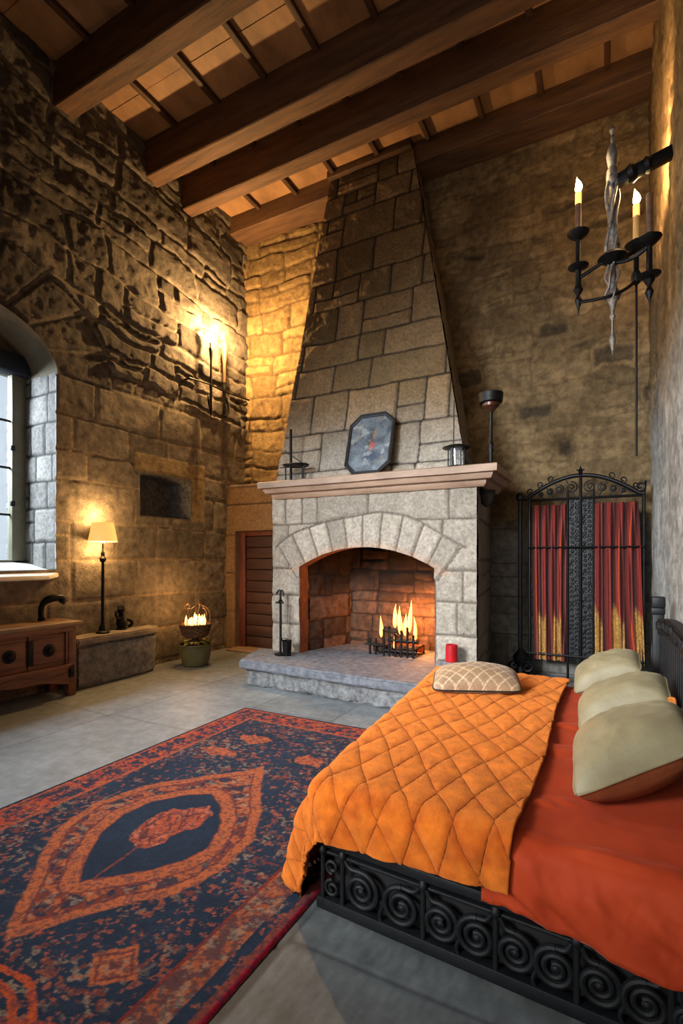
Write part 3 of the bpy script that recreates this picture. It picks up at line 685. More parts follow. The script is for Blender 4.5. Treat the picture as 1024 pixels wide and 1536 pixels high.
# dark base behind the ironwork
mb = MB()
def bedpoly(i): return [(-1.10+i, yf(-1.1)+i), (.335, yf(.335)+i), (.335, 4.34-i), (xe(4.35)+i, 4.34-i)]
mb.prism(bedpoly(.035), .27, Matrix.Translation((0, 0, .03)), .01); mb.build('base', M['darkback'], bed)
mb = MB().box(-1.31, -1.27, 4.27, 4.33, 0, .1).box(-1.1, -1.05, 1.93, 1.98, 0, .1).box(.27, .32, 4.27, 4.33, 0, .1).box(.27, .32, 1.85, 1.9, 0, .1)
for (lx, ly) in ((-1.28, 4.28), (-1.06, 1.95), (.29, 4.28)): MB().tube([(lx, ly, 0), (lx, ly, .06)], .025, 10).build('leg', I, bed)
# mattress under the sheet, sheet overhanging the near side
bm = MB().prism(bedpoly(.03), .205, Matrix.Translation((0, 0, .295)), .03); bm.build('mattress', M['sheet'], bed)
def drape(name, u0, u1, fn, nu, nv, v0, v1, material, parent, colfn=None, thick=.012):
    u, v = np.meshgrid(np.linspace(u0, u1, nu), np.linspace(v0, v1, nv)); u = u.ravel(); v = v.ravel()
    co, c = fn(u, v)
    idx = np.arange(nu*nv).reshape(nv, nu)
    F = np.stack([idx[:-1, :-1], idx[:-1, 1:], idx[1:, 1:], idx[1:, :-1]], -1).reshape(-1, 4)
    o = raw(name, co, F, c, material, parent)
    if thick:
        m = o.modifiers.new('s', 'SOLIDIFY'); m.thickness = thick; m.offset = -1
    return o
def sheet_fn(x, q):   # q: distance back from the near edge; negative hangs down
    yy = 1.89-.0615*(x+1.11); R = .05
    q = np.where(q < 0, q*(1+.30*np.clip((x+.35)/.7, 0, 1)), q)
    d = np.maximum(-q, 0); rip = (.03*fbm(x*7+2*q, q*3, 31)+.03*(sm(.35, .65, fbm(x*3+2, q*9+x*6, 32))-.5))*sm(0, .1, d)
    ou = np.where(d < R*PI/2, R*np.sin(d/R), R)+.10*np.maximum(d-R*PI/2, 0)+rip
    dz = np.where(d < R*PI/2, R*(1-np.cos(d/R)), R+np.maximum(d-R*PI/2, 0))
    wr = .010*fbm(x*6, q*4, 8)+.014*sm(.55, .75, fbm(x*2.5+q*1.2, q*5-x, 9))
    z = .512-dz+np.where(d > 0, 0, wr)
    co = np.c_[x, yy+.022+np.where(q > 0, q, 0)-ou, z]
    return co, np.ones((len(x), 3))*.5
drape('sheet', -.40, .328, sheet_fn, 110, 190, -.24, 2.30, M['sheet'], bed)
# headboard against the wall
h = lambda mb, n: mb.build(n, I, bed)
h(MB().box(.27, .345, 4.36, 4.44, 0, 1.10, .006).box(.262, .35, 4.35, 4.45, 1.08, 1.13, .008).box(.265, .35, 4.34, 4.44, 1.13, 1.21, .01), 'headboard_post')
h(MB().box(.275, .345, 1.86, 1.94, 0, 1.10, .006).box(.27, .35, 1.85, 1.95, 1.08, 1.2, .008), 'headboard_post')
mb = MB(); P = []
for t in np.linspace(0, 1, 25):
    y = 4.36-2.42*t; zt = 1.05+.09*math.sin(PI*t)
    P.append([(.30, y, zt-.11), (.30, y, zt), (.345, y, zt), (.345, y, zt-.11), (.30, y, zt-.11)])
mb.grid(P)
for i in range(30):
    y = 4.32-i*.078; zt = 1.05+.09*math.sin(PI*(4.36-y)/2.42)
    mb.tube(spiral((.294, y, zt-.055), .034, .008, 1.2, i*1.1, 14, ax=(0, 1, 0)), .006, 6)
h(mb, 'headboard_rail')
h(MB().box(.30, .34, 1.92, 4.38, .56, .60, .005), 'headboard_lower_rail')
for i in range(26):
    y = 4.28-i*.09; zt = .97+.09*math.sin(PI*(4.36-y)/2.42)
    h(MB().tube([(.322, y, .58), (.322, y, zt)], .014, 8), 'slat')

# ------------------------------------------------------------------ quilt
def quilt_fn(p, q):   # p: from right edge leftwards, q: along Y
    X = -.292-p+.012*np.sin(q*3.1)*np.clip(1-p/.4, 0, 1); Y = q.copy()
    xl = -1.085-.085*(q-1.9); yl = 1.89-.0615*(X+1.11)+.03
    dl = np.maximum(xl-X, 0); df = np.maximum(yl-Y, 0); d = np.hypot(dl, df)+1e-9
    nx = -dl/d; ny = -df/d; R = .075
    both = np.minimum(dl, df)/(np.maximum(dl, df)+1e-6)
    out = np.where(d < R*PI/2, R*np.sin(d/R), R+(.10+.16*sm(-.02, .06, dl-df))*(d-R*PI/2)); dz = np.where(d < R*PI/2, R*(1-np.cos(d/R)), R+(d-R*PI/2)*.985)
    hang = sm(.08, .3, d)
    out = out+hang*(.042*np.sin(q*13+1.6)*sm(0, .08, dl-df)+.008*np.sin(X*23)*(df >= dl))
    A = .845*X+.535*Y+.012*np.sin(Y*7); B = (.96*X-.27*Y+.014*np.sin(Y*5+X*6))*.98; sp = .138
    # quilting grid with padded diamonds
    fa = np.abs((A/sp) % 1-.5)*2; fb = np.abs((B/sp) % 1-.5)*2
    g = np.minimum(1-fa, 1-fb)*sp/2; pad = np.sqrt(np.clip(g/.035, 0, 1))
    hgt = .011*pad+.012*(fbm(X*9, Y*9, 4)-.5)+.02*(fbm(X*3, Y*3, 14)-.5)*.6+.003*fbm(X*45, Y*45, 5, 2)
    Xo = np.maximum(X, xl)+nx*(out+hgt*sm(.0, .1, d)); Yo = np.maximum(Y, yl)+ny*(out+hgt*sm(0, .1, d))
    z = .532-dz+hgt*(1-sm(0, .12, d))
    z = np.maximum(z, .03)
    c = lerp(lin('a5420d'), lin('d9701e'), np.clip(.1+pad*.6+1.1*(fbm(X*20, Y*20, 6)-.5), 0, 1)); c = mix(c, lin('6b2a08'), .8*(1-sm(.0015, .006, g)))
    return np.c_[Xo, Yo, z], c
quilt = drape('quilt', 0, 1.42, quilt_fn, 250, 430, 1.66, 4.30, M['quilt'], None, thick=.016)
tag(quilt, 'fuzzy orange diamond quilted bedspread draped over the foot of the bed', 'quilt')

# ------------------------------------------------------------------ pillows
def pillow(A, B, C, D, t, seed, n=34, pull=.05, wr=.02, lower=.8):
    A, B, C, D = [np.array(v, float) for v in (A, B, C, D)]
    u, v = np.meshgrid(np.linspace(-1, 1, n), np.linspace(-1, 1, n)); u = u.ravel(); v = v.ravel()
    uu = u*(1-pull*(1-v*v)*np.abs(u)**3); vv = v*(1-pull*(1-u*u)*np.abs(v)**3)
    kk = 1-.09*(u*u*v*v)**2; uu = uu*kk; vv = vv*kk
    s = (uu+1)/2; r = (vv+1)/2
    base = A*((1-s)*(1-r))[:, None]+B*(s*(1-r))[:, None]+C*(s*r)[:, None]+D*((1-s)*r)[:, None]
    N = np.cross(B-A, D-A); N /= np.linalg.norm(N)
    prof = (np.clip(1-u**2, 0, 1)*np.clip(1-v**2, 0, 1))**.5
    w = wr*(fbm(u*2.4+seed, v*2.4, seed)-.5)*2*np.sqrt(np.clip(prof, 0, 1))+wr*.8*(np.abs(fbm(u*1.5+seed, v*5, seed+3)-.5))*prof
    idx = np.arange(n*n).reshape(n, n)
    F = np.stack([idx[:-1, :-1], idx[:-1, 1:], idx[1:, 1:], idx[1:, :-1]], -1).reshape(-1, 4)
    top = base+N*(t*prof+w)[:, None]; bot = base-N*(t*lower*prof)[:, None]
    return top, bot, F, u, v
def make_pillow(name, label, cat, ABCD, t, seed, mtop, mbot, group=None, colfn=None, **k):
    top, bot, F, u, v = pillow(*ABCD, t, seed, **k)
    c0 = np.mean([np.array(q) for q in ABCD], 0)
    root = thing(name, label, cat, tuple(c0), group)
    c = colfn(u, v) if colfn else np.ones((len(u), 3))*.5
    raw('front_cover', top, F, c, mtop, root)
    ob = raw('back_cover', bot, F[:, ::-1], c, mbot, root)
    n = int(math.sqrt(len(u))); ring = [i for i in range(n)]+[n*i+n-1 for i in range(1, n)]+[n*n-1-i for i in range(1, n)]+[n*(n-1-i) for i in range(1, n-1)]
    pts = [tuple(top[i]) for i in ring]; pts.append(pts[0])
    MB().tube(pts, .006, 6, cap=False).build('piping', mtop, root)
    return root
make_pillow('pillow', 'sage green pillow nearest the viewer, its rust underside showing', 'pillow',
            ((-.135, 2.12, .57), (.32, 2.36, .77), (.31, 2.95, .78), (-.165, 2.70, .61)), .15, 3, M['sage'], M['rust'], 'sage pillows on the bed', lower=1.1)
make_pillow('pillow', 'sage green pillow in the middle of the three, leaning on the headboard', 'pillow',
            ((-.155, 2.95, .57), (.275, 3.0, .78), (.275, 3.32, .85), (-.18, 3.35, .62)), .135, 9, M['sage'], M['sage'], 'sage pillows on the bed', lower=.9)
make_pillow('pillow', 'sage green pillow farthest from the viewer, in front of the folding screen', 'pillow',
            ((-.225, 3.75, .575), (.18, 3.75, .78), (.18, 4.1, .84), (-.235, 4.15, .63)), .13, 14, M['sage'], M['sage'], 'sage pillows on the bed', lower=.9)
make_pillow('pillow', 'plain orange pillow mostly hidden behind the near sage pillow', 'pillow',
            ((.17, 2.98, .585), (.285, 2.90, .62), (.285, 3.02, .80), (.20, 3.06, .78)), .03, 21, M['orangepil'], M['orangepil'])
def lat(u, v):
    A = (u*1.25+v*.8)*2.6; B = (u*1.25-v*.8)*2.6
    g = np.minimum(np.abs(A % 1-.5), np.abs(B % 1-.5)); g2 = np.minimum(np.abs((A*2) % 1-.5), np.abs((B*2+.3) % 1-.5))
    c = lerp(lin('7d6248'), lin('97795a'), fbm(u*3, v*3, 3)); c = mix(c, lin('c9b08e'), .8*(1-sm(.03, .08, g))); return mix(c, lin('75593f'), .35*(1-sm(.05, .12, g2)))
make_pillow('cushion', 'flat beige lattice patterned cushion lying on the orange quilt', 'cushion',
            ((-1.09, 3.35, .585), (-.52, 3.60, .585), (-.62, 3.95, .65), (-1.18, 3.72, .65)), .12, 5, M['lattice'], M['lattice'], colfn=lat, n=60, pull=.03, wr=.01, lower=.45)

# ------------------------------------------------------------------ folding screen
SY = 6.60
sc = thing('folding_screen', 'black iron folding screen with arched scroll top and two red curtains', 'folding screen', (-.3, SY, 0))
K = M['iron']
def st(n, mb, m=None): return mb.build(n, m or K, sc)
st('side_post', MB().tube([(-.996, SY, .05), (-.996, SY, 2.22)], .026, 12).lathe((-.996, SY, 2.2), [(.026, 0), (.05, .02), (.055, .06), (.03, .1), (0, .11)], 14), M['ironbed'])
st('frame_post', MB().tube([(-.885, SY, .03), (-.885, SY, 2.25)], .018, 10)); st('frame_post', MB().tube([(.325, SY, .03), (.325, SY, 2.23)], .018, 10))
st('frame_post', MB().tube([(-.455, SY, .03), (-.455, SY, 2.3)], .014, 8)); st('frame_post', MB().tube([(-.18, SY, .03), (-.18, SY, 2.3)], .014, 8)); st('frame_post', MB().tube([(-.317, SY, .03), (-.317, SY, 2.45)], .018, 8))
for z, r in ((2.20, .016), (1.62, .011), (.33, .014)): st('cross_rail', MB().tube([(-.90, SY-.045 if z < 2 else SY, z), (.33, SY-.045 if z < 2 else SY, z)], r, 8))
st('cross_rail', MB().tube([(-.996, SY, 2.2), (-.88, SY, 2.22)], .014, 8)); st('cross_rail', MB().tube([(-.996, SY, .33), (-.88, SY, .33)], .016, 8))
def archz(x):
    t = min(1, abs(x+.317)/.60); return 2.22+.25*math.cos(PI/2*t)**.9
st('arch_rail', MB().tube([(x, SY, archz(x)) for x in np.linspace(-.90, .335, 41)], .024, 10))
for sgn in (-1, 1):
    for k, (dx, r) in enumerate(((.10, .075), (.23, .055), (.34, .042), (.44, .03))):
        x = -.317+sgn*dx; z = (archz(x)+2.2)/2
        st('scroll', MB().tube(spiral((x, SY, z), r*.95, .012, 1.7, PI/2, 30, flip=sgn), .0085, 7))
        st('stay', MB().tube(bez((x-sgn*r, SY, 2.21), (x, SY, 2.24), (x+sgn*r*.5, SY, z+r), (x+sgn*r, SY, archz(x+sgn*r))), .007, 6))
    for k, dx in enumerate((.30, .42, .54)):
        x = -.317+sgn*dx; st('leaf_curl', MB().tube(spiral((x+sgn*.02, SY, archz(x)+.045), .04, .01, 1.1, -PI/2, 18, flip=sgn), .008, 7))
st('finial', MB().lathe((-.317, SY, 2.46), [(.02, 0), (.035, .02), (.02, .045), (.03, .065), (.012, .09), (0, .13)], 12).tube([(-.36, SY, 2.54), (-.317, SY, 2.51), (-.274, SY, 2.54)], .009, 7))
st('corner_curl', MB().tube(spiral((.29, SY, 2.30), .05, .012, 1.2, -PI/2, 22), .012, 7).tube([(.33, SY, 2.22), (.345, SY, 2.36)], .012, 7))
for xa, xb in ((-.452, -.32), (-.314, -.183)):
    cx = (xa+xb)/2; mb = MB().box(xa, xb, SY+.006, SY+.014, .33, 2.2); rr = random.Random(int(cx*100))
    for i in range(34):
        z = .375+i*.0545
        mb.tube(spiral((cx-.026, SY-.004, z), .024, .007, 1.1, rr.uniform(0, 6), 12), .0058, 5); mb.tube(spiral((cx+.026, SY-.004, z+.02), .024, .007, 1.1, rr.uniform(0, 6), 12, flip=-1), .0058, 5)
    st('fretwork_panel', mb, M['ironbed'])
def curt(x0, x1, x0b, x1b, seed, ph):
    def f(u, v):
        z = 2.13-1.87*v; xx = (x0+(x1-x0)*u)*(1-v)+(x0b+(x1b-x0b)*u)*v
        gather = 1+.15*np.sin(PI*v)
        y = SY-.012+.030*np.sin(u*2*PI*4.4*gather*.9+ph+.8*v)+.014*np.sin(u*2*PI*11+ph*2+1.5*v)
        y = y-.006*v
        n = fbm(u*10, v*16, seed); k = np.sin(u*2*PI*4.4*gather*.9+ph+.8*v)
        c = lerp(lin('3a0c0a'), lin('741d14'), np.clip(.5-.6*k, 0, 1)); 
        c = mix(c, lin('c24f22'), .75*sm(.90, .99, -k)*(hsh(np.floor(u*5.2+ph), 3, seed) < .6))  # fold shade and orange crest highlights are painted into the cloth
        gold = sm(.66, .74, v+.05*np.sin(u*2*PI*2.3+ph)+.08*(n-.5))*sm(.45, -.1, np.sin(u*2*PI*2.2+ph*2))
        wv = .55+.45*np.sin(z*260)*np.sin(u*240); gc = lerp(lin('3d2410'), lin('c08f44'), np.clip(.15+.75*hsh(np.floor(z*120), np.floor(u*60), seed)*(.5+n), 0, 1))
        c = c*(1-gold[:, None])+gc*gold[:, None]
        return np.c_[xx, y, z], c
    return f
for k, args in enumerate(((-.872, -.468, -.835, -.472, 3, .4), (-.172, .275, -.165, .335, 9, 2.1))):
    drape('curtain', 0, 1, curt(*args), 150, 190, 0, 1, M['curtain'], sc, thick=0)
mb = MB().lathe((-.98, SY-.05, .0), [(.11, 0), (.12, .03), (.07, .10), (.05, .16), (.09, .22), (.10, .28), (.05, .34), (.02, .38)], 14)
mb.tube(spiral((-1.05, SY-.1, .16), .08, .015, 1.4, 0, 24), .014, 7).tube(spiral((-.90, SY-.1, .16), .08, .015, 1.4, PI, 24, flip=-1), .014, 7); st('foot', mb)
st('foot', MB().tube([(.30, SY-.2, .02), (.325, SY, .1), (.30, SY+.2, .02)], .016, 8))

# ------------------------------------------------------------------ things on the mantel
MZ = 2.452
pic = thing('framed_picture', 'dark octagonal framed picture leaning against the chimney on the mantel', 'picture', (-2.51, 5.33, MZ))
up = Vector((0, .225, .75)).normalized(); rt = Vector((1, 0, 0)); nn = rt.cross(up)
Mx = Matrix(((rt.x, up.x, nn.x, -2.515), (rt.y, up.y, nn.y, 5.335), (rt.z, up.z, nn.z, MZ+.004), (0, 0, 0, 1)))
def octo(w, h, c, o=0): return [(-w+c, o), (w-c*1.0, o), (w, o+c), (w, h-o-c), (w-c*1.0, h-o), (-w+c, h-o), (-w, h-o-c), (-w, o+c)]
W, Hh = .295, .80
o1 = octo(W, Hh, .13); 
mb = MB()
for (s0, za, zb) in ((0, 0, .035),): 
    prof = [(0, 0), (0, .034), (.012, .045), (.022, .034), (.034, .034), (.042, .028), (.046, .012)]
    P = []
    for i in range(9):
        x, y = o1[i % 8]; cx, cy = 0, Hh/2; L = math.hypot(x-cx, y-cy)
        P.append([Mx @ Vector((x+(cx-x)/L*d*1.15, y+(cy-y)/L*d*1.15, z)) for d, z in prof])
    mb.grid(P)
mb.prism(o1, .008, Mx); mb.build('frame', M['frame'], pic, sharp=25)
def pcol():
    nu, nv = 60, 74; u, v = np.meshgrid(np.linspace(-W+.03, W-.03, nu), np.linspace(.03, Hh-.03, nv)); u = u.ravel(); v = v.ravel()
    cut = (np.abs(u)+np.abs(v-Hh/2) < W+Hh/2-.155)
    n = fbm(u*7, v*7, 3); n2 = fbm(u*18, v*18, 5)
    c = lerp(lin('1d242b'), lin('626b72'), np.clip(n*1.9-.45, 0, 1)); c = mix(c, lin('7d6a52'), sm(.62, .75, n2)*.5)
    c = mix(c, lin('1c2940'), .8*sm(.12, .03, np.hypot((u-.03)/1.6, v-.24)))
    c = mix(c, lin('8a4032'), .9*sm(.06, .02, np.hypot((u-.035)*1.3, (v-.37)*.8)+.05*(n2-.5))); c = mix(c, lin('7a5a34'), .7*sm(.05, .02, np.hypot((u-.05)*1.8, (v-.52)*.6)))
    c = mix(c, lin('8e9492'), .5*sm(.60, .70, fbm(u*11+3, v*11, 9)))
    idx = np.arange(nu*nv).reshape(nv, nu); F = np.stack([idx[:-1, :-1], idx[:-1, 1:], idx[1:, 1:], idx[1:, :-1]], -1).reshape(-1, 4)
    F = F[cut[F].all(1)]
    co = np.array([(Mx @ Vector((a, b, .016)))[:] for a, b in zip(u, v)])
    return co, F, c
co, F, c = pcol(); raw('painted_panel', co, F, c, M['picture'], pic)

ch = thing('candle_stand', 'dark iron stand with tall rod and ring tray at the left end of the mantel', 'candle holder', (-3.54, 5.32, MZ))
MB().tube([(-3.56, 5.33, MZ), (-3.56, 5.33, MZ+.66)], .017, 10).build('rod', K, ch)
MB().tube(spiral((-3.47, 5.33, MZ+.20), .15, .15, 1, 0, 30, ay=(0, .75, 0)), .014, 8, cap=False).lathe((-3.54, 5.33, MZ+.19), [(.02, 0), (.11, .005), (.12, .02), (.02, .025)], 16).build('tray', K, ch)
MB().tube([(-3.73, 5.33, MZ+.19), (-3.5, 5.33, MZ+.195)], .009, 6).build('arm', K, ch)
MB().tube([(-3.66, 5.33, MZ+.40), (-3.40, 5.33, MZ+.23)], .006, 6).build('chain', K, ch)
for dx, dy in ((-.07, -.04), (.02, -.07), (.15, 0), (.19, -.03)): MB().tube([(-3.54+dx, 5.33+dy, MZ), (-3.54+dx, 5.33+dy, MZ+.2)], .010, 7).build('leg', K, ch)
ln = thing('lantern', 'small black lantern with thin hanging rod on the right half of the mantel', 'lantern', (-1.46, 5.32, MZ))
lx, ly = -1.45, 5.32
MB().lathe((lx, ly, MZ), [(.09, 0), (.095, .012), (.08, .02), (0, .022)], 8).build('base', K, ln)
for i in range(6): a = i*PI/3+.3; MB().tube([(lx+.085*math.cos(a), ly+.085*math.sin(a), MZ+.01), (lx+.085*math.cos(a), ly+.085*math.sin(a), MZ+.215)], .007, 6).build('upright', K, ln)
MB().lathe((lx, ly, MZ+.022), [(.07, 0), (.07, .19)], 12).build('glass', M['clearglass'], ln)
MB().lathe((lx, ly, MZ+.205), [(.14, 0), (.15, .008), (.10, .03), (.03, .045), (.0, .05)], 12).build('lantern_roof', K, ln)
MB().tube([(lx-.03, ly, MZ+.24), (lx-.026, ly+.01, MZ+.72)], .006, 6).build('rod', K, ln)
gb = thing('torchiere', 'slim black pedestal cup standing at the right end of the mantel', 'candle holder', (-1.09, 5.32, MZ))
MB().lathe((-1.09, 5.32, MZ), [(.045, 0), (.05, .012), (.022, .03), (.019, .12), (.028, .15), (.019, .18), (.03, .215), (.018, .24), (.017, .52), (.03, .56)], 16).build('stem', K, gb)
MB().lathe((-1.09, 5.32, MZ), [(.028, .54), (.05, .575), (.085, .60), (.088, .64)], 20).build('lower_bowl', M['goblet'], gb)
MB().lathe((-1.09, 5.32, MZ), [(.088, .63), (.115, .64), (.125, .73), (.118, .735), (.105, .66), (0, .655)], 20).build('upper_bowl', K, gb)

# ------------------------------------------------------------------ hearth things
HZ = .302
tl = thing('fire_tool_stand', 'black iron fire tool stand on the left end of the hearth', 'fire tools', (-3.6, 5.16, HZ))
MB().lathe((-3.6, 5.16, HZ), [(.08, 0), (.08, .012), (.02, .03)], 14).build('base', K, tl)
MB().tube([(-3.6, 5.16, HZ), (-3.6, 5.16, HZ+.79)], .014, 8).lathe((-3.6, 5.16, HZ+.62), [(.014, 0), (.03, .02), (.03, .04), (.014, .06)], 10).build('pole', K, tl)
MB().tube([(-3.66, 5.16, HZ+.74), (-3.63, 5.16, HZ+.79), (-3.57, 5.16, HZ+.79), (-3.55, 5.16, HZ+.72)], .012, 8).build('hook', K, tl); MB().tube([(-3.66, 5.15, HZ+.64), (-3.55, 5.15, HZ+.64)], .012, 8).build('cross_bar', K, tl)
MB().tube([(-3.56, 5.12, HZ+.02), (-3.56, 5.12, HZ+.62)], .008, 6).build('poker', K, tl)
bk = thing('bucket', 'small black iron bucket beside the fire tool stand', 'bucket', (-3.49, 5.14, HZ))
MB().lathe((-3.49, 5.14, HZ), [(.05, 0), (.06, .18), (.066, .185), (.055, .18), (.045, .02), (0, .018)], 16).build('pail', K, bk)
MB().tube([(-3.55, 5.14, HZ+.17), (-3.53, 5.08, HZ+.22), (-3.45, 5.08, HZ+.22), (-3.43, 5.14, HZ+.17)], .004, 6).build('handle', K, bk)

gr = thing('fire_grate', 'black iron fire grate with burning logs inside the fireplace', 'fire grate', (-2.3, 5.85, HZ))
for i, x in enumerate(np.linspace(-2.44, -2.06, 6)):
    zt = HZ+.30+.05*math.sin(i*2.1); MB().tube([(x, 5.68-.01*(i % 2), HZ), (x, 5.68, zt)], .015, 7).lathe((x, 5.68, zt), [(.015, 0), (.022, .012), (0, .03)], 8).build('front_bar', K, gr)
for z in (.07, .2): MB().tube([(-2.47, 5.68, HZ+z), (-2.03, 5.68, HZ+z)], .011, 7).build('grate_rail', K, gr)
MB().tube([(-2.72, 5.72, HZ+.12), (-2.47, 5.70, HZ+.12)], .012, 7).tube([(-2.64, 5.715, HZ), (-2.64, 5.715, HZ+.2)], .016, 7).tube([(-2.56, 5.71, HZ), (-2.56, 5.71, HZ+.2)], .014, 7).build('log_rest', K, gr)
for x in (-2.44, -2.06): MB().tube([(x, 5.66, HZ+.1), (x, 6.05, HZ+.1), (x, 6.05, HZ)], .014, 7).build('side_bar', K, gr)
logs = [((-2.62, 5.80, .372), (-2.07, 5.80, .372), .052), ((-2.50, 5.975, .372), (-2.05, 5.975, .372), .052), ((-2.52, 5.89, .60), (-2.28, 5.885, .565), .036), ((-2.46, 5.87, .475), (-2.08, 5.91, .475), .042)]
for k, (p, q, r) in enumerate(logs):
    P = [Vector(p).lerp(Vector(q), t) for t in np.linspace(0, 1, 9)]
    lg = MB().tube(P, [r*(1+.12*math.sin(i*2.3+k)) for i in range(9)], 10).build('fire_log', M['log'] if k != 1 else M['ember'])
    tag(lg, ['longest charred log lying along the front of the fire grate', 'glowing ember log at the back of the fire grate', 'short charred log on top of the fire at the left', 'charred log resting on top of the two lower logs in the fire'][k], 'log', 'logs burning in the fireplace')
for k, (u, z, h, r, y) in enumerate(((-2.535, .50, .27, .026, 5.82), (-2.375, .62, .30, .032, 5.88), (-2.295, .54, .36, .032, 5.86), (-2.255, .52, .28, .03, 5.92), (-2.175, .58, .40, .030, 5.86), (-2.08, .50, .29, .024, 5.80), (-2.33, .38, .16, .022, 5.76))):
    flame_mb(u, y, z, h, r, (.02*math.sin(k*2.1), 0), k).build('flame', M['fireflame'], gr)
dish = blob([(-1.46+.17*math.cos(a)*(1+.1*math.sin(3*a)), 5.16+.11*math.sin(a)) for a in np.linspace(0, 2*PI, 15)[:-1]], HZ, HZ+.12, .04, .012, 12, .025).build('stone_dish', M['rough'], loc=(-1.46, 5.16, HZ))
tag(dish, 'rough stone dish under the red candle at the right fireplace jamb', 'dish')
cd = thing('pillar_candle', 'thick red pillar candle on a stone dish beside the fireplace', 'candle', (-1.455, 5.16, HZ+.12))
MB().lathe((-1.455, 5.16, HZ+.118), [(.062, 0), (.064, .01), (.062, .17), (.055, .178), (.045, .165), (0, .16)], 22).build('wax', M['redwax'], cd); MB().tube([(-1.455, 5.16, HZ+.27), (-1.453, 5.16, HZ+.30)], .003, 5).build('wick', M['log'], cd)

# ------------------------------------------------------------------ left wall things: bench, lamp, ornament, dresser, planter
bn = thing('stone_bench', 'low stone bench with rounded end against the left wall', 'bench', (LX+.15, 4.2, 0))
def bpoly(i): return [(LX+.04, 3.62), (-5.27-i, 3.62), (-5.27-i, 4.62)]+[(-5.42-i+.15*math.cos(t), 4.62+(.25-i)*math.sin(t)) for t in (.4, .8, 1.2, 1.5)]+[(LX+.04, 4.87-i)]
blob(bpoly(.03), 0, .50, .06, .016, 31, .03, 7).build('bench_base', M['rough'], bn, sharp=80)
blob(bpoly(0), .50, .578, .06, .008, 33, .018, 6).build('bench_slab', M['benchtop'], bn, sharp=70)
lp = thing('table_lamp', 'lit table lamp with cream shade and dark turned stem on the stone bench', 'lamp', (-5.44, 4.06, .578))
bx, by, bz = -5.44, 4.06, .575
MB().lathe((bx, by, bz), [(.075, 0), (.08, .02), (.05, .04), (.04, .09), (.022, .12)], 20).build('base', K, lp)
MB().lathe((bx, by, bz), [(.022, .10), (.020, .5), (.016, .86), (.035, .88), (.04, .91), (.02, .94), (.025, .97), (.012, 1.0), (.010, 1.16)], 16).build('stem', K, lp)
MB().lathe((bx, by, bz), [(.018, 1.10), (.03, 1.15), (.03, 1.20), (.01, 1.24), (0, 1.245)], 14).build('bulb', M['bulb'], lp)
mb = MB(); P = []
for z, r in ((1.115, .165), (1.15, .158), (1.25, .138), (1.34, .122), (1.345, .119), (1.25, .135), (1.15, .155), (1.115, .162), (1.115, .165)):
    P.append([(bx+r*math.cos(a), by+r*math.sin(a), bz+z) for a in np.linspace(0, 2*PI, 41)])
mb.grid(P); mb.build('lamp_shade', M['shade'], lp)
og = thing('ornament', 'small dark knotted ornament standing on the bench against the wall', 'ornament', (-5.53, 4.40, .578))
MB().lathe((-5.53, 4.40, .60), [(.05, 0), (.07, .05), (.06, .12), (.035, .17), (.03, .19)], 14).build('body', K, og)
MB().lathe((-5.53, 4.385, .77), [(.02, 0), (.048, .03), (.055, .07), (.035, .11), (0, .125)], 14).build('head', K, og)
MB().tube(bez((-5.50, 4.34, .72), (-5.45, 4.26, .74), (-5.46, 4.24, .82), (-5.50, 4.31, .86), 14), .018, 8).build('arm', K, og)
MB().tube(bez((-5.50, 4.45, .70), (-5.45, 4.53, .68), (-5.46, 4.52, .62), (-5.50, 4.47, .61), 14), .02, 8).build('arm', K, og)
MB().lathe((-5.53, 4.39, .575), [(.07, 0), (.075, .015), (.05, .03), (0, .035)], 12).build('base', K, og)

ds = thing('dresser', 'low rustic wooden dresser with drawers and arched apron under the window', 'dresser', (-5.38, 2.5, 0))
D = M['wood']; dx0, dx1, dy0, dy1 = LX+.02, -5.17, 1.75, 3.53
MB().box(dx0, dx1+.05, dy0-.04, dy1+.055, .755, .805, .012).build('worktop', M['woodtop'], ds)
MB().box(dx0, dx1+.012, dy0, dy1, .70, .757, .006).build('cornice', D, ds)
MB().box(dx0, dx1-.02, dy0+.02, dy1-.02, .33, .71, .004).build('carcass', D, ds)
for y in (dy0+.045, dy1-.045):
    for x in (dx1-.045, dx0+.06): MB().box(x-.045, x+.047, y-.045, y+.045, 0, .72, .008).build('leg', D, ds)
MB().box(dx1-.03, dx1+.01, dy0+.06, dy1-.06, .30, .35, .005).build('lower_rail', D, ds)
for i in range(4):
    ya = dy0+.105+i*.395; yb = ya+.36
    d = MB().box(dx1-.03, dx1-.004, ya, yb, .375, .685, .006).build('drawer', D, ds)
    MB().box(dx1-.006, dx1+.006, ya+.02, yb-.02, .40, .66, .01).build('drawer_panel', D, d)
    yc = (ya+yb)/2
    hd = MB().lathe((dx1+.004, yc, .53), [(.065, 0), (.068, .006), (.04, .012), (.03, .02), (.036, .04), (.025, .05), (0, .052)], 14, axis=(1, 0, 0)).build('knob', K, d)
    MB().box(dx1-.02, dx1+.008, yb+.005, yb+.03, .36, .70, .004).build('drawer_divider', D, ds)
